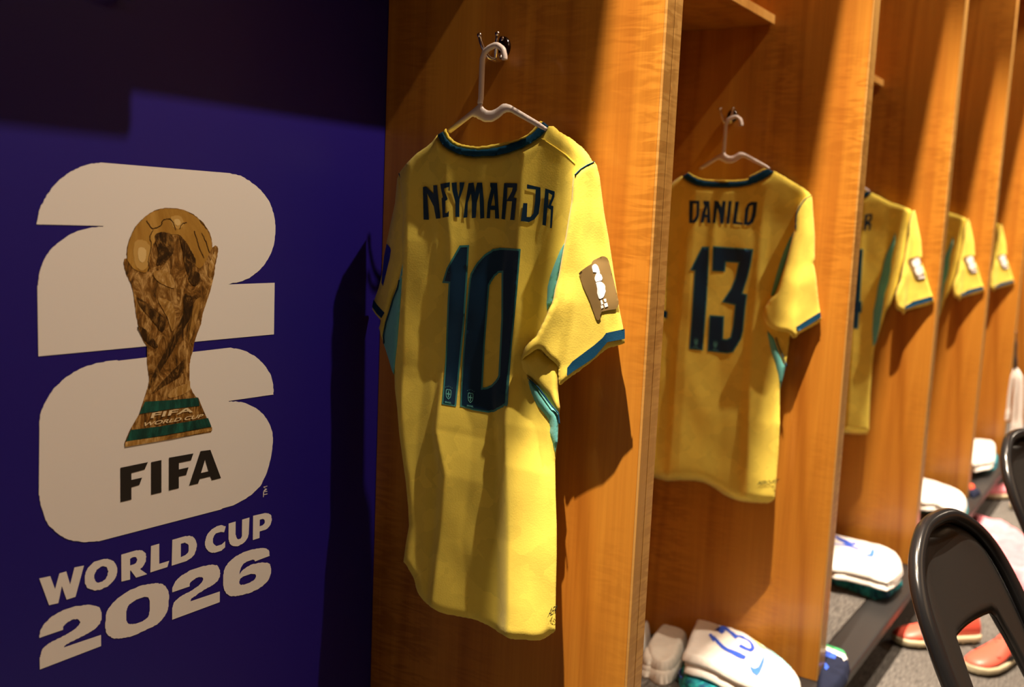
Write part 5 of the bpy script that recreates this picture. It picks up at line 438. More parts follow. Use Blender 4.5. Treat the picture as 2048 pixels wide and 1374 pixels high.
 'navy_green': [[[2.492,.627],[2.477,.574],[2.462,.565],[2.457,.571],[2.475,.623]]],
 'navy_white': [[[2.475,.623],[2.457,.571],[2.444,.56],[2.413,.563],[2.43,.57],[2.453,.618]]],
 'navy_blue': [[[2.451,.616],[2.443,.589],[2.412,.583],[2.414,.607]],[[2.378,.598],[2.356,.582],[2.335,.583],[2.343,.59]]],
}
# ------------------------------------------------------------------ the setting
def structure(name, x0, x1, y0, y1, z0, z1, m):
    return tag(MB().box(x0, x1, y0, y1, z0, z1).build(name, m, None, False), kind='structure')
structure('floor', -3, 10, -4, YB, -0.1, 0, 'carpet')
structure('wall_back', -3, X1+0.001, YB, YB+0.08, 0, CEIL, 'blue')
structure('wall_back', X1+0.001, 10, YB, YB+0.08, 0, CEIL, 'wood')
structure('wall_front', -3, 10, -4.1, -4, 0, CEIL, 'wood')
structure('wall_left', -3.1, -3, -4, YB, 0, CEIL, 'plaster')
structure('wall_right', 10, 10.1, -4, YB, 0, CEIL, 'plaster')
structure('ceiling', -3, 10, -4, YB, CEIL, CEIL+0.05, 'plaster')
structure('trim_1', -3, 10, 0.612, YB, 2.40, 2.55, 'wood')           # header over the lockers
# the graphic on the blue wall
wg = thing('wall_graphic', (0.85, YB, 1.0), 'large white number 26 graphic with a gold trophy on the blue wall', 'wall graphic')
flat('digit_two', DATA['digit_two'], 'paper', wg, 0.0008)
flat('digit_six', DATA['digit_six'], 'paper', wg, 0.0008)
tr = flat('trophy', DATA['trophy'], 'gold_body', wg, 0.0014); tag(tr, 'gold trophy picture')
flat('globe', DATA['trophy_ball'], 'gold_ball', tr, 0.0018)
for po in DATA['trophy_shade']: flat('dark_relief', [po], 'gold_dark', tr, 0.0021)
for po in DATA['trophy_glint'][2:]: flat('bright_relief', [po], 'gold_light', tr, 0.0021)
for po in DATA['trophy_glint'][:2]:
    a_ = np.array(po); c_ = a_.mean(0)
    gl = flat('globe_sheen', [[tuple(c_+(p-c_)*1.25) for p in a_]], 'gold_sheen', tr, 0.0020); flat('globe_shine', [[tuple(c_+(p-c_)*0.62) for p in a_]], 'gold_shine', gl, 0.0022)
flat('malachite_band', DATA['trophy_green'][:1], 'green_print', tr, 0.0021)
flat('malachite_band', DATA['trophy_green'][1:], 'green_print', tr, 0.0021)
flat('base_rim', DATA['trophy_rim'], 'gold_light', tr, 0.0021)
tt = DATA['trophy_text'][0]
def wall_text(text, a, b, c, m, parent, lift):
    P, F = letters(text); a, b, c = map(np.array, (a, b, c))          # lower left, lower right, upper left
    Q = a+P[:, :1]*(b-a)+P[:, 1:]*(c-a)
    return obj('lettering', [(q[0], YB-lift, q[1]) for q in Q], F, m, parent, False)
wall_text('FIFA', tt[0], tt[1], tt[2], 'cream_print', tr, 0.0026)
wall_text('WORLD CUP', tt[3], tt[4], tt[5], 'cream_print', tr, 0.0026)
# coastline cracks engraved on the globe
def crack(pts):
    mb = MB(); p = [np.array(q) for q in pts]; V = []
    for i, q in enumerate(p):
        d = p[min(i+1, len(p)-1)]-p[max(i-1, 0)]; d = d/np.hypot(*d); n = np.array((-d[1], d[0]))*0.0006
        V += [(q[0]+n[0], YB-0.0022, q[1]+n[1]), (q[0]-n[0], YB-0.0022, q[1]-n[1])]
    return mb.add(V, [(2*i, 2*i+1, 2*i+3, 2*i+2) for i in range(len(p)-1)]).build('engraved_line', 'gold_dark', tr, False)
for l in DATA['trophy_cracks']: crack(l)
tag(flat('word', DATA['word_fifa'], 'black_print', wg, 0.0014), 'black lettering under the trophy')
flat('word', DATA['word_world_cup'], 'paper', wg, 0.0008)
flat('year', DATA['year_2026'], 'paper', wg, 0.0008)
flat('trademark', DATA['mark_tm'], 'paper', wg, 0.0008)
# ------------------------------------------------------------------ lockers
def partition(k, label):
    x = X1+k*BAY; t = thing('locker_partition', (x+TH/2, (YF+YB)/2, BENCH), label, 'locker partition', 'wooden partitions of the locker row')
    for i in (0, 1):
        a, b = x+i*(TH/2+0.0008), x+i*(TH/2+0.0008)+TH/2-0.0008
        p = MB().box(a, b, YF+0.004, YB-0.001, BENCH+0.001, 2.399, 0.0006).build('board', 'wood', t, False)
        MB().box(a, b, YF, YF+0.004, BENCH+0.001, 2.399, 0.0008).build('edge_band', 'edge', p, False)
    return t
PL = ['tall maple locker partition behind the yellow shirt numbered 10', 'tall maple locker partition behind the yellow shirt numbered 13',
      'maple locker partition behind the shirt whose name ends in ER', 'maple locker partition behind the fourth yellow shirt, a white shorts stack at its foot',
      'maple locker partition behind the farthest yellow shirt sleeve', 'last maple locker partition at the right edge of the photo']
for k in range(6): partition(k, PL[k])
SL = [None, 'upper shelf in the open bay above the shirt numbered 13', 'upper shelf in the bay beyond the shirt numbered 13', None, None]
for k in range(-1, 5):
    x0, x1 = X1+k*BAY+TH+0.001, X1+(k+1)*BAY-0.001
    lab = {-1: 'high shelf above the 26 wall graphic', 0: SL[1], 1: SL[2], 2: 'upper shelf in the bay of the fourth yellow shirt', 3: 'upper shelf in the bay of the farthest yellow shirt', 4: 'upper shelf in the last bay of the row'}[k]
    if k == -1: x0 = -0.35
    s = thing('locker_shelf', ((x0+x1)/2, 0.95, 1.708), lab, 'shelf', 'upper shelves of the lockers')
    b = MB().box(x0, x1, 0.8235, YB-0.001, 1.708, 1.7285, 0.0006).build('shelf_board', 'wood', s, False)
    MB().box(x0, x1, 0.820, 0.8235, 1.708, 1.7285, 0.0006).build('edge_band', 'edge', s, False)
lb = thing('shadow_blocker', (0.3, 0.822, 1.69), 'unseen wooden shadow rail under the high shelf above the left part of the 26 wall graphic', 'blocker')  # unseen board added to step the shelf's shadow on the blue wall
MB().box(-0.34, 0.892, 0.812, 0.822, 1.676, 1.7075, 0.001).build('blocker_board', 'wood', lb, False)
be = thing('locker_bench', (4, 0.8, 0), 'long low grey carpeted bench with black rubber edge under the lockers', 'bench')
MB().box(X1-1.5, 9.5, 0.60, YB-0.001, BENCH-0.045, BENCH-0.004).build('slab', 'plinth', be, False)
MB().box(X1-1.5, 9.5, 0.643, YB-0.001, BENCH-0.004, BENCH).build('carpet_top', 'carpet', be, False)
MB().box(X1-1.5, 9.5, 0.55, 0.643, BENCH-0.032, BENCH, 0.006).build('rubber_edge', 'rubber', be, False)
MB().box(X1-1.5, 9.5, 0.68, YB-0.001, 0.0, BENCH-0.045).build('plinth', 'plinth', be, False)
# ------------------------------------------------------------------ coat hooks and hangers
def coat_hook(base, nrm, side, label):
    """base: point on the wall, nrm: out of the wall, side: along the wall"""
    n, s, u = Vector(nrm), Vector(side), Vector((0, 0, 1)); b = Vector(base)
    t = thing('coat_hook', b, label, 'coat hook', 'chrome double coat hooks')
    P = lambda a, h, o: b+s*a+u*h+n*o
    mb = MB(); ring = []
    V = []; F = []
    prof = [(0.0, 1.0), (0.003, 1.0), (0.0055, 0.8), (0.0065, 0.45)]
    for o, f in prof:
        for j in range(20): a = 2*math.pi*j/20; V.append(P(0.0125*f*math.cos(a), 0.016*f*math.sin(a), o))
    for i in range(3):
        for j in range(20): F.append((i*20+j, i*20+(j+1) % 20, (i+1)*20+(j+1) % 20, (i+1)*20+j))
    F.append(tuple(60+j for j in range(20)))
    mb.add(V, F).build('back_plate', 'dark_chrome', t)
    for sg in (-1, 1):
        pts = spline([P(0, -0.010, 0.005), P(0.002*sg, -0.020, 0.014), P(0.007*sg, -0.018, 0.028), P(0.013*sg, -0.002, 0.038), P(0.016*sg, 0.011, 0.041)], 5)
        r = [0.0042-0.0016*i/(len(pts)-1) for i in range(len(pts))]
        pr = MB().tube(pts, r, 10).build('prong', 'chrome', t)
        MB().sphere(P(0.016*sg, 0.012, 0.041), 0.0040, 8).build('ball_tip', 'chrome', pr)
    MB().tube([P(0, 0.012, 0.004), P(0, 0.012, 0.0075)], 0.0035, 10).build('screw', 'chrome', t)
    return t
def hanger(dx, dy, dz, label):
    xp = X1-0.085; x0 = xp+dx
    pt = lambda q, o=0.0: (x0-0.82*o, q[0]+dy-0.57*o, q[1]+dz)
    hk = DATA['hang_hook'][0]
    t = thing('coat_hanger', pt(hk[0]), label, 'clothes hanger', 'white plastic clothes hangers')
    MB().tube([pt(q, -0.008) for q in hk], 0.0042, 10).build('hook', 'hanger', t)
    f0 = lambda P: np.zeros(len(P))
    P, F, dense = tess([[(q[0]+dy, q[1]+dz) for q in DATA['hang_plate'][0]]], 0.004)
    d = edge_dist(P, dense); e = 0.0032*np.sqrt(np.clip(1-(1-np.clip(d/0.004, 0, 1))**2, 0.02, 1)); n = len(P)
    N_ = np.array((-0.82, -0.57, 0.0)); base = np.stack([np.full(n, x0), P[:, 0], P[:, 1]], 1)-N_*0.008
    V = np.concatenate([base+N_*e[:, None], base-N_*e[:, None]]); fs = [tuple(q) for q in F]
    cnt = set((q[i], q[(i+1) % 3]) for q in fs for i in range(3))
    fs = fs+[(c+n, b+n, a+n) for a, b, c in fs]+[(b, a, a+n, b+n) for a, b in cnt if (b, a) not in cnt]
    obj('shoulder_bar', V.tolist(), fs, 'hanger', t)
    return t
HK = DATA['hook_pos'][0][0]
coat_hook((X1, HK[0]+0.043, HK[1]+0.014), (-1, 0, 0), (0, 1, 0), 'chrome coat hook on the partition above the shirt numbered 10')
hanger(0, 0, 0, 'white plastic hanger holding the shirt numbered 10')
coat_hook((X1+BAY, HK[0]+0.090, HK[1]+0.031), (-1, 0, 0), (0, 1, 0), 'chrome coat hook on the partition above the shirt numbered 13')
hanger(BAY, 0.049, 0.018, 'white plastic hanger holding the shirt numbered 13')
HL = ['white hanger whose tip shows at the collar of the shirt ending in ER', 'white hanger inside the fourth yellow shirt, hidden behind the partition', 'white hanger inside the farthest yellow shirt, hidden behind the partition']
KL = ['chrome coat hook above the shirt whose name ends in ER', 'chrome coat hook above the fourth yellow shirt', 'chrome coat hook above the farthest yellow shirt']
for i in range(3):
    coat_hook((X1+(i+2)*BAY, HK[0]+0.126, HK[1]+0.031), (-1, 0, 0), (0, 1, 0), KL[i])
    hanger((i+2)*BAY, 0.085, 0.018, HL[i])
coat_hook((0.772, YB, 1.494), (0, -1, 0), (1, 0, 0), 'chrome coat hook on the blue wall at the top edge of the photo')
# ------------------------------------------------------------------ shirts
ZERO = lambda P: np.zeros(len(P))
def crest(parent, c, x, hf, lift, s):
    """shield ring with inner cross, five stars and a line of lettering"""
    cy, cz = c; P = lambda a, b: (cy-a*s, cz+b*s)
    sh = [P(*q) for q in ((-5, 6), (-3, 7.5), (0, 7), (3, 7.5), (5, 6), (5.2, 0), (4, -5), (0, -8.5), (-4, -5), (-5.2, 0))]
    inn = [P(*q) for q in ((-3.8, 5), (-2.6, 6.2), (0, 5.8), (2.6, 6.2), (3.8, 5), (4, 0), (3, -4.2), (0, -7), (-3, -4.2), (-4, 0))]
    o = sheet('crest_ring', [sh, inn], x, hf, lift, 'teal', parent, 0.004)
    sheet('crest_cross', [[P(*q) for q in ((-0.8, 4.5), (0.8, 4.5), (0.8, 1), (3.2, 1), (3.2, -0.8), (0.8, -0.8), (0.8, -5), (-0.8, -5), (-0.8, -0.8), (-3.2, -0.8), (-3.2, 1), (-0.8, 1))]], x, hf, lift, 'teal', o, 0.004)
    sheet('crest_stars', [[P(a+0.8*math.sin(k*2.094), b+0.8*math.cos(k*2.094)) for k in range(3)] for a, b in ((-6, 10), (-3, 11.3), (0, 12), (3, 11.3), (6, 10))], x, hf, lift, 'teal', o, 0.004)
    L, F = letters('BRASIL'); Q = np.array([P(-6+12*p[0], -14.2+2.6*p[1]) for p in L]); h = hf(Q)+lift
    V = np.stack([np.full(len(Q), x), Q[:, 0], Q[:, 1]], 1)+face(Q)*h[:, None]; obj('crest_lettering', V.tolist(), F, 'teal', o, False)
    return o
def hem_text(text, a, b, ht, x, hf, lift, parent):
    L, F = letters(text); a, b = np.array(a), np.array(b)
    Q = a+L[:, :1]*(b-a)+np.stack([-0.3*L[:, 1]*ht, L[:, 1]*ht], 1); h = hf(Q)+lift
    V = np.stack([np.full(len(Q), x), Q[:, 0], Q[:, 1]], 1)+face(Q)*h[:, None]; return obj('hem_lettering', V.tolist(), F, 'black_print', parent, False)
def digit(name, polys, x, hf, parent, out, c=None):
    grown = [outset(polys[0], out)]+[outset(p, -out) for p in polys[1:]]
    o = sheet('number_outline', grown, x, hf, 0.0012, 'teal_print', parent, 0.005)
    d = sheet(name, polys, x, hf, 0.0019, 'navy_print', o, 0.005)
    if c: crest(d, c, x, hf, 0.0026, 0.00098 if x < 1.5 else 0.00090)
    return o
# shirt with number 10
XA = X1-0.085; D = DATA
SWING = lambda P: 0.27*np.clip(P[:, 0]-0.80, -0.2, 0.11)-0.9*np.clip(P[:, 0]-0.965, 0, 0.1)+0.10*np.clip(1.00-P[:, 1], 0, 0.6)   # the shirt turns a little on its hook and hangs away at the hem
ha = folds(D['a_folds'], [-0.36, 0.34, -0.28, 0.34, -0.36, 0.30], 1.0, ([0.60, 0.9, 1.15, 1.27, 1.33], [1.0, 1.0, 1.0, 0.55, 0.15]))
n3 = lambda P, s, a: np.array([a*noise.noise((p[0]*s, p[1]*s*0.6, 0.3)) for p in P])
hA = lambda P: ha(P)+SWING(P)+n3(P, 22, 0.003)
t = thing('football_shirt', (XA, 0.82, 0.95), 'yellow shirt numbered 10 hanging nearest, on the first wooden partition', 'football shirt', 'yellow shirts hanging in the lockers')
sheet('back_body', D['a_body'], XA, hA, 0.0, 'yellow', t, 0.0042, thick=0.034, roll=0.006, rw=0.012)
sheet('collar', D['a_collar'], XA, hA, 0.0005, 'navy', t, 0.004, thick=0.006)
sheet('collar_rim', D['a_rim'], XA, hA, -0.002, 'yellow_rim', t, 0.004, thick=0.006)
hSL = rawfolds(D['a_folds_left'], [0.35, -0.45, 0.3], 0.0); hSR = rawfolds(D['a_folds_right'], [-0.22, 0.26, -0.28], 0.020)
hsl = lambda P: hSL(P)+SWING(P)+n3(P, 35, 0.003); hsr = lambda P: hSR(P)+SWING(P)+n3(P, 30, 0.0035)
sl = sheet('sleeve', D['a_sleeve_left'], XA, hsl, -0.004, 'yellow', t, 0.0042, thick=0.018, roll=0.010, rw=0.012)
sheet('cuff_band', D['a_cuff_left'], XA, hsl, -0.0035, 'navy', sl, 0.004)
sheet('sleeve_patch', D['a_patch_left'], XA, hsl, -0.0035, 'patch_blue', sl, 0.004)
sr = sheet('sleeve', D['a_sleeve_right'], XA, hsr, 0.0, 'yellow', t, 0.0038, thick=0.020, roll=0.004, rw=0.006)
sheet('cuff_band', D['a_cuff_right'], XA, hsr, 0.0015, 'navy', sr, 0.004)
pr_ = sheet('sleeve_patch', D['a_patch_right'], XA, hsr, 0.0018, 'patch_gold', sr, 0.003)
sheet('patch_digits', D['a_patch_mark'], XA, hsr, 0.0026, 'patch_white', pr_, 0.003)
sheet('underarm', D['a_gusset_right'], XA, hA, 0.010, 'yellow', t, 0.004, thick=0.02, roll=0.010, rw=0.014)
sheet('side_panel', D['a_side_left'], XA, hA, 0.004, 'teal', t, 0.0042, thick=0.02, roll=0.004, rw=0.010)
sheet('side_panel', D['a_side_right'][:1], XA, hA, 0.004, 'teal', t, 0.0042, thick=0.01, roll=0.002, rw=0.006)
sheet('side_panel', D['a_side_right'][1:], XA, hA, 0.008, 'teal', t, 0.0042, thick=0.01, roll=0.008, rw=0.010)
for i, (hh, lf) in enumerate(((hsl, -0.004), (hsr, -0.001), (hA, 0.0095), (hA, 0.0045))): sheet('piping', D['a_piping'][i:i+1], XA, hh, lf, 'navy', t, 0.003, thick=0.002)
sheet('name_print', D['a_name'], XA, hA, 0.0016, 'navy_print', t, 0.0035)
sheet('shoulder_seam', D['a_seam'], XA, hA, 0.0010, 'yellow_rim', t, 0.003, thick=0.002)
nb = digit('digit', D['a_one'], XA, hA, t, 0.0030, D['a_crest'][0][0])
nb = digit('digit', D['a_zero'], XA, hA, t, 0.0030, D['a_crest'][0][1])
hem_text('AER', D['a_aero'][0][0], D['a_aero'][0][1], 0.015, XA, hA, 0.0035, t)
# shirt with number 13
XBp = X1+BAY-0.07
SWB = lambda P: 0.20*np.clip(P[:, 0]-0.84, -0.2, 0.12)+0.055*np.clip(1.25-P[:, 1], 0, 0.6)
hb = folds(D['b_folds'], [-0.22, 0.22, -0.12, 0.10, -0.24, 0.22], 0.9, ([0.55, 0.9, 1.15, 1.27, 1.34], [1.0, 1.0, 1.0, 0.6, 0.2]))
hB = lambda P: hb(P)+SWB(P)+n3(P, 20, 0.003)
hSR2 = rawfolds(D['b_folds_right'], [-0.12, -0.55], 0.014); hbr = lambda P: hSR2(P)+SWB(P)+n3(P, 30, 0.004)
KN = ([0.55, 0.60, 0.628, 0.676, 0.709, 0.776, 0.90, 1.07], [0.51, 0.56, 0.588, 0.678, 0.745, 0.818, 0.92, 1.06])   # the farther shirts hang a little wider at the sleeve
def shirt(x, wide, label, patch=False, dy=0.0):
    t = thing('football_shirt', (x, 0.86, 0.95), label, 'football shirt', 'yellow shirts hanging in the lockers')
    fw = (lambda y: float(np.interp(y, *KN))+dy) if wide else (lambda y: y)
    mv = lambda k: [[(fw(q[0]), q[1]) for q in po] for po in D[k]]
    bk = (lambda P: np.column_stack([np.interp(P[:, 0]-dy, KN[1], KN[0]), P[:, 1]])) if wide else (lambda P: P)
    lim = sorted([(q[1], q[0]) for q in D['c_limit'][0]])
    if wide:                                                     # the flank runs down from under the sleeve to the hem
        mv0 = mv; mv = lambda k: mv0(k) if k != 'b_body' else [[(max(y, float(np.interp(z, [l[0] for l in lim], [l[1] for l in lim]))+dy-(0.030 if z > 1.02 else 0.0)), z) for y, z in po] for po in mv0(k)]
    KS = ([0.55, 0.628, 0.676, 0.85], [0.51, 0.588, 0.672, 0.738])
    fv = (lambda y: float(np.interp(y, *KS))+dy) if wide else (lambda y: y)
    ms = lambda k: [[(fv(q[0]), q[1]) for q in po] for po in D[k]]
    bs = (lambda P: np.column_stack([np.interp(P[:, 0]-dy, KS[1], KS[0]), P[:, 1]])) if wide else (lambda P: P)
    H1 = lambda P: hB(bk(P)); H2 = lambda P: hbr(bs(P))
    sheet('back_body', mv('b_body'), x, H1, 0.0, 'yellow', t, 0.006, thick=0.034, roll=0.006, rw=0.012)
    sheet('collar', mv('b_collar'), x, H1, 0.0005, 'navy', t, 0.005, thick=0.006)
    sheet('collar_rim', mv('b_rim'), x, H1, -0.002, 'yellow_rim', t, 0.005, thick=0.006)
    sl = sheet('sleeve', mv('b_sleeve_left'), x, H1, 0.004, 'yellow', t, 0.006, thick=0.01, roll=0.006, rw=0.010)
    sheet('cuff_band', mv('b_cuff_left'), x, H1, 0.006, 'navy', sl, 0.005)
    sr = sheet('sleeve', ms('b_sleeve_right'), x, H2, 0.0, 'yellow', t, 0.005, thick=0.020, roll=0.004, rw=0.006)
    sheet('cuff_band', ms('b_cuff_right'), x, H2, 0.0015, 'navy', sr, 0.005)
    if wide:
        sheet('side_panel', [[(q[0]+dy+0.003, q[1]) for q in D['c_side'][0]]], x, H1, 0.004, 'teal', t, 0.005, thick=0.01, roll=0.002, rw=0.006)
    else:
        sheet('side_panel', mv('b_side_right')[:1], x, H1, 0.004, 'teal', t, 0.005, thick=0.01, roll=0.004, rw=0.010)
        sheet('side_panel', mv('b_side_right')[1:], x, H1, 0.006, 'teal', t, 0.005, thick=0.02, roll=0.010, rw=0.012)
    for i, (hh, lf) in enumerate(((H2, -0.001), (H1, 0.004))[:1 if wide else 2]): sheet('piping', (ms if i == 0 else mv)('b_piping')[i:i+1], x, hh, lf, 'navy', t, 0.004, thick=0.002)
    if patch:
        cp = lambda k: [[(q[0]+dy, q[1]) for q in po] for po in D[k]]
        p = sheet('sleeve_patch', cp('c_patch'), x, H2, 0.0018, 'patch_gold', sr, 0.004)
        sheet('patch_digits', [shrink2(po, 0.86) for po in cp('c_patch_mark')], x, H2, 0.0026, 'patch_white', p, 0.004)
    return t, H1
def shrink2(po, k): a = np.array(po); c = a.mean(0); return [tuple(c+(p-c)*k) for p in a]
FACE[:] = [-0.90, -0.43]
t, H1 = shirt(XBp, False, 'yellow shirt numbered 13 hanging on the second wooden partition')
sheet('name_print', D['b_name'], XBp, H1, 0.0016, 'navy_print', t, 0.004)
digit('digit', D['b_one'], XBp, H1, t, 0.003, D['b_crest'][0][0]); digit('digit', D['b_three'], XBp, H1, t, 0.003, D['b_crest'][0][1])
hem_text('AERO-FIT', D['b_aero'][0][0], D['b_aero'][0][1], 0.010, XBp, H1, 0.003, t)
FACE[:] = [-0.95, -0.29]
t, H1 = shirt(XBp+BAY, True, 'yellow shirt with name ending in ER, half hidden behind the second partition', patch=True)
sheet('name_print', D['c_name'], XBp+BAY, H1, 0.0016, 'navy_print', t, 0.004); digit('digit', D['c_four'], XBp+BAY, H1, t, 0.003)
FACE[:] = [-0.97, -0.22]
shirt(XBp+2*BAY, True, 'fourth yellow shirt along the row, only its right side and sleeve showing', patch=True, dy=0.008)
shirt(XBp+3*BAY, True, 'farthest yellow shirt, only its sleeve showing between partitions', patch=True, dy=0.022)
# ------------------------------------------------------------------ folded kit on the bench
def puff(name, outline, z0, ht, roll, m, parent, seed=0, wr=0.004, sp=0.007, ridge=0.0):
    """soft folded cloth: an outline in plan, rounded over its edges, wrinkled on top"""
    P, F, dense = tess([outline], sp); d = edge_dist(P, dense); tt = np.clip(d/roll, 0, 1)
    top = z0+0.004+(ht-0.004)*np.sqrt(np.clip(1-(1-tt)**2, 0, 1))
    top += tt*np.array([wr*noise.noise((p[0]*16+seed, p[1]*16, seed*1.7))+wr*0.6*noise.noise((p[0]*45, p[1]*30+seed, seed)) for p in P])
    n = len(P); V = np.concatenate([np.column_stack([P, top]), np.column_stack([P, np.full(n, z0)])])
    fs = [tuple(t) for t in F]; cnt = set((q[i], q[(i+1) % 3]) for q in fs for i in range(3))
    fs = fs+[(c+n, b+n, a+n) for a, b, c in fs]+[(b, a, a+n, b+n) for a, b in cnt if (b, a) not in cnt]
    tree = BVHTree.FromPolygons([tuple(v) for v in V], fs)
    def hf(Q):                                                   # height of the cloth under each point
        out = []
        for q in Q:
            hit = tree.ray_cast(Vector((q[0], q[1], z0+1.0)), Vector((0, 0, -1)))[0]; out.append(hit.z if hit else z0+ht*0.5)
        return np.array(out)
    return obj(name, V.tolist(), fs, m, parent), hf
def printed(name, polys, hf, lift, m, parent, sp=0.0035):
    P, F, _ = tess(polys, sp); z = hf(P)+lift*0.5
    return obj(name, np.column_stack([P, z]).tolist(), [tuple(q) for q in F], m, parent)
def shrink(po, k, dx=0, dy=0):
    a = np.array(po); c = a.mean(0); return [tuple(c+(p-c)*k+np.array((dx, dy))) for p in a]
def cen(po): a = np.array(po); return tuple(a.mean(0))
KG = 'white shorts folded on the bench'
def kit(key, teal, white, z1, h2, label, tlabel, seed):
    c = cen(teal); tt_ = thing('folded_training_top', (*c, BENCH), tlabel, 'training top', 'teal training tops under the shorts')
    puff('lower_fold', teal, BENCH, z1*0.5, 0.010, 'teal_top', tt_, seed, 0.003)
    puff('upper_fold', shrink(teal, 0.96), BENCH+z1*0.42, z1*0.5, 0.010, 'teal_top', tt_, seed+3, 0.004)
    c = cen(white); b = BENCH+z1+0.002; s = thing('folded_shorts', (*c, b), label, 'shorts', KG)
    puff('under_layer', shrink(white, 0.955, -0.012, -0.006), b, h2*0.36, 0.007, 'white_cloth', s, seed+7, 0.002)
    puff('middle_layer', shrink(white, 0.985, 0.004, -0.003), b+h2*0.33, h2*0.30, 0.006, 'white_cloth', s, seed+5, 0.002)
    o, hf = puff('top_layer', white, b+h2*0.60, h2*0.40, 0.014, 'white_cloth', s, seed+9, 0.005)
    return s, o, hf
s, o, hf = kit('13', D['k13_teal'][0], D['k13_white'][0], 0.042, 0.040, 'white folded shorts with a blue 13 on top, nearest on the bench', 'teal and blue training top under the shorts marked 13', 1.0)
printed('number_print', D['k13_num'], hf, 0.0025, 'royal', o); printed('swoosh_print', [outset(D['k13_swoosh'][0], 0.002)], hf, 0.0035, 'sky', o)
printed('side_stripe', D['k13_yellow'], hf, 0.003, 'pale_yellow', o); printed('side_stripe', D['k13_aqua'], hf, 0.0035, 'aqua', o)
cd = thing('drawstring', (*D['k13_cord'][0][0], BENCH+0.01), 'bright blue drawstring loop lying beside the shorts marked 13', 'drawstring')
MB().tube([(q[0], q[1], BENCH+0.012+0.012*i/8) for i, q in enumerate(D['k13_cord'][0])], 0.0028, 8).build('cord', 'royal', cd)
s, o, hf = kit('14', D['k14_teal'][0], D['k14_white'][0], 0.042, 0.036, 'white folded shorts at the foot of the third partition, blue strokes on top', 'teal and blue training top under the shorts at the third partition', 4.0)
printed('number_print', [outset(p_, 0.002) for p_ in D['k14_num']], hf, 0.0025, 'royal', o); printed('swoosh_print', [outset(D['k14_swoosh'][0], 0.003)], hf, 0.0035, 'sky', o)
kit('b4', D['k4_teal'][0], D['k4_white'][0], 0.040, 0.038, 'plain white folded shorts behind the top of the nearest chair', 'teal training top showing under the shorts behind the nearest chair', 6.0)
kit('b5', D['k5_teal'][0], D['k5_white'][0], 0.036, 0.046, 'plain white folded shorts farthest down the bench, left of the far chair', 'teal training top under the farthest shorts', 8.0)
def sock(po, po2, label, seed):
    t = thing('rolled_socks', (*cen(po), BENCH), label, 'socks', 'rolled white socks')
    puff('sock_roll', po, BENCH, 0.026, 0.010, 'grey_cloth', t, seed, 0.004, 0.006)
    puff('sock_fold', shrink(po, 0.93, 0.006, 0.004), BENCH+0.022, 0.028, 0.012, 'grey_cloth', t, seed+1, 0.007, 0.006)
    for k_ in range(3): puff('sock_cuff', shrink(po2, 1.0-0.05*k_, 0.004*k_, 0), BENCH+0.013*k_, 0.016, 0.007, 'grey_cloth', t, seed+2+k_, 0.003, 0.006)
sock(D['sock'][0], D['sock_cuff'][0], 'rolled off-white socks left of the shorts marked 13', 2.0)
t = thing('rolled_socks', (*cen(D['sock2'][0]), BENCH), 'small white sock roll peeking out behind the first partition edge', 'socks', 'rolled white socks')
puff('sock_roll', D['sock2'][0], BENCH, 0.050, 0.020, 'white_cloth', t, 5.0, 0.005, 0.006)
t = thing('folded_navy_shirt', (*cen(D['navy'][0]), BENCH), 'navy folded garment with green and white trim on the bench front edge', 'folded garment')
o, hf = puff('folded_body', D['navy'][0], BENCH, 0.028, 0.012, 'navy_cloth', t, 3.0, 0.002)
printed('green_trim', D['navy_green'], hf, 0.0015, 'green_trim', o); printed('white_trim', D['navy_white'], hf, 0.002, 'white_cloth', o); printed('blue_print', D['navy_blue'], hf, 0.0025, 'royal', o)
t = thing('folded_towel', (4.53, 0.60, BENCH), 'small red cloth on dark fabric beside the fourth partition', 'cloth')
puff('dark_cloth', [(4.46, 0.575), (4.54, 0.56), (4.60, 0.62), (4.52, 0.65)], BENCH, 0.025, 0.012, 'navy_cloth', t, 1.0, 0.002)
puff('red_cloth', [(4.50, 0.595), (4.55, 0.585), (4.59, 0.625), (4.53, 0.64)], BENCH+0.02, 0.02, 0.01, 'red_cloth', t, 2.0, 0.002)
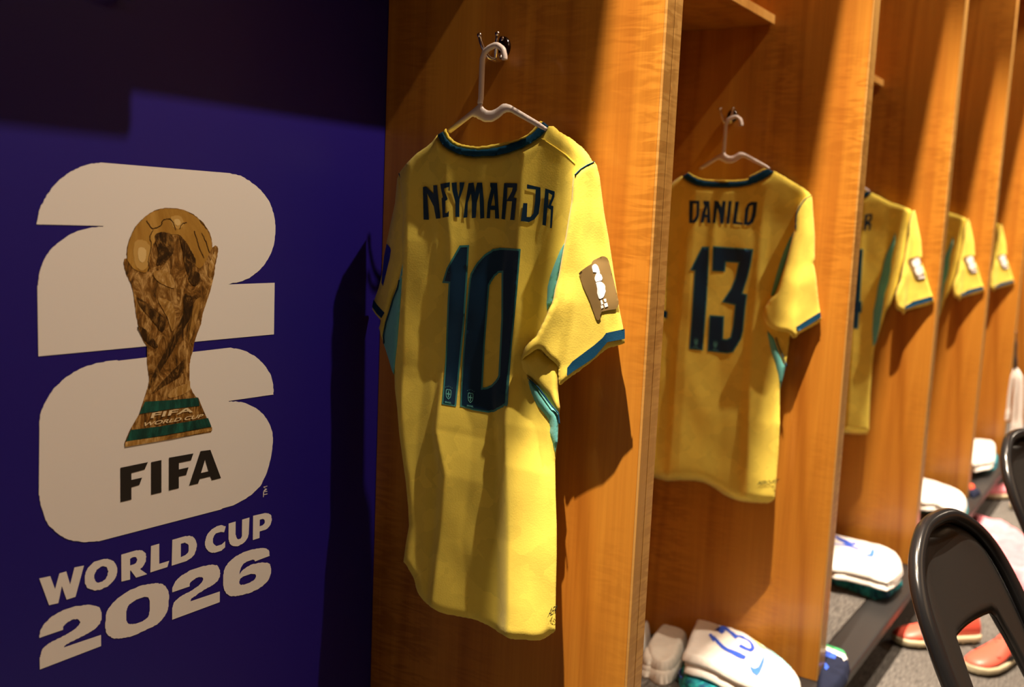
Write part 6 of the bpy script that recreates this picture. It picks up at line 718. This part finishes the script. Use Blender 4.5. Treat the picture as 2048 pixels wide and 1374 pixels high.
# ------------------------------------------------------------------ boots on the floor
def boot(loc, rot, m, label, group):
    t = thing('football_boot', (loc[0], loc[1], 0), label, 'football boot', group)
    c, s = math.cos(rot), math.sin(rot); W = lambda x, y, z: (loc[0]+c*x-s*y, loc[1]+s*x+c*y, z)
    st = [(-0.5, 0.022, 0.060, 0.0), (-0.47, 0.030, 0.088, 0), (-0.40, 0.034, 0.098, 0), (-0.28, 0.034, 0.098, 0), (-0.16, 0.034, 0.086, 0), (-0.02, 0.038, 0.070, 0.004), (0.14, 0.044, 0.058, 0.006), (0.30, 0.046, 0.048, 0.006), (0.42, 0.038, 0.040, 0.004), (0.48, 0.024, 0.032, 0), (0.5, 0.008, 0.024, 0)]
    V = []; F = []; n = 14
    for x, hw, ht, sh in st:
        for j in range(n):
            a = -math.pi/2+2*math.pi*j/n
            yy = hw*math.copysign(abs(math.cos(a))**0.8, math.cos(a)); zz = 0.020+(ht-0.012)*(0.5+0.5*math.sin(a))
            yy *= 1.0-0.45*max(0, (zz-0.03)/0.07)
            V.append(W(x*0.28, yy+sh, zz))
    for i in range(len(st)-1):
        for j in range(n): F.append((i*n+j, i*n+(j+1) % n, (i+1)*n+(j+1) % n, (i+1)*n+j))
    F += [tuple(range(n))[::-1], tuple((len(st)-1)*n+j for j in range(n))]
    u = obj('upper', V, F, m, t)
    MB().tube([W(0.28*(-0.30)+0.036*math.cos(a), 0.016*math.sin(a), 0.104-0.006*math.cos(a)) for a in [k*math.pi/6 for k in range(13)]], 0.005, 8).build('collar', 'black', u)
    MB().sphere(W(-0.084, 0, 0.100), 0.024, 8, (1.2, 0.62, 0.28)).build('opening', 'black', u)
    so = []; V = []; F = []
    for z, k in ((0.010, 0.96), (0.014, 1.06), (0.024, 1.08), (0.030, 1.0)):
        for sg in (1, -1):
            rng = st if sg == 1 else st[::-1]
            for x, hw, ht, sh in rng: V.append(W(x*0.28*1.01, sg*hw*k+sh, z))
    m_ = 2*len(st)
    for i in range(3):
        for j in range(m_): F.append((i*m_+j, i*m_+(j+1) % m_, (i+1)*m_+(j+1) % m_, (i+1)*m_+j))
    F += [tuple(range(m_))[::-1], tuple(3*m_+j for j in range(m_))]
    obj('sole', V, F, 'sole', t)
    for x, y in ((-0.42, 0.02), (-0.42, -0.02), (-0.28, 0.022), (-0.28, -0.022), (0.12, 0.03), (0.12, -0.026), (0.28, 0.032), (0.28, -0.024), (0.42, 0.012)):
        MB().tube([W(x*0.28, y, 0.012), W(x*0.28, y, 0.0)], [0.006, 0.0042], 8).build('stud', 'sole', t)
    for k in range(5):
        x = 0.28*(-0.10+0.075*k); z = 0.086-0.0072*k
        MB().tube([W(x, -0.018, z-0.010), W(x, 0, z), W(x, 0.018, z-0.010)], 0.0022, 6).build('lace', 'black' if m == 'coral' else 'patch_white', u)
    for sg in (1, -1):
        sw = [(-0.02, 0.030), (0.03, 0.030), (0.085, 0.058), (0.03, 0.042), (0.0, 0.044), (-0.012, 0.052)]
        MB().add([W(x, sg*(0.0465-0.24*(z-0.03)), z) for x, z in sw], [tuple(range(6))]).build('side_mark', 'black', u, False)
    return t
BG = 'football boots on the carpet'
boot((3.19, 0.478), 2.35, 'coral', 'coral football boot just left of the nearest chair back', BG)
boot((3.14, 0.300), 2.75, 'coral', 'coral football boot seen through the gap under the nearest chair back', BG)
boot((5.28, 0.545), 2.3, 'pink', 'pink boot with cream sole left of the far chair back', BG)
boot((5.16, 0.40), 2.5, 'pink', 'pink boot behind the far chair back', BG)
bib = thing('crumpled_bib', (4.12, 0.36, 0), 'crumpled pink bib on the carpet between the two chairs', 'bib')
puff('cloth', [(4.697, 0.613), (4.701, 0.563), (4.655, 0.507), (4.618, 0.444), (4.478, 0.353), (4.19, 0.281), (3.811, 0.26), (3.814, 0.315), (4.008, 0.396), (4.233, 0.478), (4.441, 0.545)], 0.0, 0.05, 0.03, 'pink', bib, 7.0, 0.018, 0.012)
# ------------------------------------------------------------------ towel hung at the fifth partition
tw = thing('hung_towel', (5.45, 0.582, 0.6), 'white towel strips hung from a black strap at the fifth partition', 'towel')
MB().tube(spline([(5.44, 0.590, 0.80), (5.435, 0.584, 0.74), (5.43, 0.578, 0.66), (5.43, 0.572, 0.60)], 4), [0.006]*4+[0.012]*4+[0.018]*4+[0.016], 8, 0.5).build('strap', 'black', tw)
for dy, zb, w_ in ((0.012, 0.36, 0.014), (-0.014, 0.30, 0.013), (-0.038, 0.30, 0.015)):
    MB().tube(spline([(5.425, 0.575, 0.615), (5.42, 0.575+dy*0.6, 0.58), (5.42, 0.575+dy, 0.48), (5.42, 0.572+dy*1.1, zb+0.04), (5.42, 0.572+dy*1.1, zb)], 5), [w_*0.8]*5+[w_]*10+[w_*1.3]*6, 8, 0.6).build('towel_strip', 'white_cloth', tw)
# ------------------------------------------------------------------ folding chairs
def folding_chair(off, label):
    X0, Y0, zt, k, psi, w_, w0, r = 1.737, 0.282, 0.78, 0.557, -0.186, 0.197, 0.058, 0.049
    O = Vector((X0+off[0], Y0+off[1], zt)); a = Vector((math.cos(psi), math.sin(psi), 0)); fw = Vector((math.sin(psi), -math.cos(psi), 0))
    g = (fw*k+Vector((0, 0, -1)))/math.hypot(1, k); n = a.cross(g)
    if n.dot(fw) < 0: n = -n                                     # towards the sitter
    P = lambda s, d, o=0.0: O+a*s+g*d+n*o
    t = thing('folding_chair', (O.x, O.y, 0), label, 'folding chair', 'black folding chairs')
    hw = lambda d: w_-(w_-w0)*math.exp(-max(d, 0)/r)
    end = zt*math.hypot(1, k)-0.012
    ds = [0.0, 0.012, 0.028, 0.05, 0.08, 0.12, 0.17, 0.24, 0.34, 0.5, 0.7, end]
    rt = 0.0125
    side = lambda sg: [P(sg*(hw(d)-rt), d+rt) if d < 0.6 else P(sg*(hw(d)-rt), d) for d in ds]
    path = side(-1)[:0:-1]+[P(-0.052, 0.004+rt), P(-0.02, rt), P(0.02, rt), P(0.052, 0.004+rt)]+side(1)[1:]
    MB().tube(spline(path, 4), rt, 14).build('main_frame', 'chair_metal', t)
    V = []; F = []; nu, nv = 30, 26; d0, d1 = 0.012, 0.172
    for layer in (0, 1):
        for i in range(nv+1):
            for j in range(nu+1):
                u = -1+2*j/nu
                q_ = min(1, max(0, (abs(u)-0.50)/0.30)); low_ = d1+0.02*u*u+0.26*q_*q_*(3-2*q_)                       # the lower edge arches up between the posts
                d = d0+(low_-d0)*i/nv; s_ = u*(hw(d)-2*rt+0.004)
                e = min(1-abs(u), i/nv*1.3+0.0, (nv-i)/nv*2)
                dish = 0.018*(1-u*u)+0.010*math.exp(-((1-abs(u))/0.16)**2)
                o_ = -dish+(0.012*math.sqrt(max(0, min(1, e*7)))-0.004 if layer == 0 else -0.010*math.sqrt(max(0, min(1, e*7))))
                V.append(P(s_, d+rt, o_))
    q = (nu+1)*(nv+1)
    for i in range(nv):
        for j in range(nu):
            b = i*(nu+1)+j; F.append((b, b+1, b+nu+2, b+nu+1)); F.append((b+q, b+nu+1+q, b+nu+2+q, b+1+q))
    for j in range(nu):
        F.append((j, j+q, j+1+q, j+1)); b = nv*(nu+1)+j; F.append((b, b+1, b+1+q, b+q))
    for i in range(nv):
        b = i*(nu+1); F.append((b, b+nu+1, b+nu+1+q, b+q)); b += nu; F.append((b, b+q, b+nu+1+q, b+nu+1))
    obj('backrest', V, F, 'chair_vinyl', t)
    up = Vector((0, 0, 1)); S = lambda s, f, z: Vector((O.x, O.y, 0))+a*s+fw*f+up*z
    f0 = (zt-0.43)*k                                              # where the frame passes seat height
    st = MB(); V = []; F = []; n_ = 28
    for z, kk in ((0.415, 0.97), (0.425, 1.0), (0.438, 1.0), (0.448, 0.93), (0.451, 0.6)):
        for j in range(n_):
            an = 2*math.pi*j/n_; cx = math.copysign(abs(math.cos(an))**0.45, math.cos(an)); sx = math.copysign(abs(math.sin(an))**0.45, math.sin(an))
            V.append(S(0.168*kk*cx, f0+0.13+0.19*kk*sx, z))
    for i in range(4):
        for j in range(n_): F.append((i*n_+j, i*n_+(j+1) % n_, (i+1)*n_+(j+1) % n_, (i+1)*n_+j))
    F += [tuple(range(n_))[::-1], tuple(4*n_+j for j in range(n_))]
    obj('seat', V, F, 'chair_vinyl', t)
    for sg in (-1, 1):
        lg = MB().tube(spline([S(sg*0.160, f0+0.18, 0.425), S(sg*0.160, f0+0.10, 0.33), S(sg*0.160, f0-0.17, 0.012)], 5), 0.0105, 12).build('rear_leg', 'chair_metal', t)
        MB().tube([S(sg*0.160, f0-0.168, 0.016), S(sg*0.160, f0-0.176, 0.0)], 0.014, 12).build('foot_cap', 'black', lg)
        MB().tube([P(sg*(w_-rt), end-0.012), P(sg*(w_-rt), end)], 0.015, 12).build('foot_cap', 'black', t)
        MB().tube([S(sg*0.172, f0+0.16, 0.43), P(sg*(w_-rt), 0.42)], 0.007, 8).build('seat_link', 'chair_metal', t)
    MB().tube([S(-0.16, f0-0.12, 0.07), S(0.16, f0-0.12, 0.07)], 0.008, 10).build('rear_crossbar', 'chair_metal', t)
    MB().tube([P(-w_+rt, 0.72), P(w_-rt, 0.72)], 0.008, 10).build('front_crossbar', 'chair_metal', t)
    return t
folding_chair((0, 0), 'black folding chair nearest the camera at the lower right')
folding_chair((0.917, -0.012), 'far black folding chair cut off by the right edge of the photo')
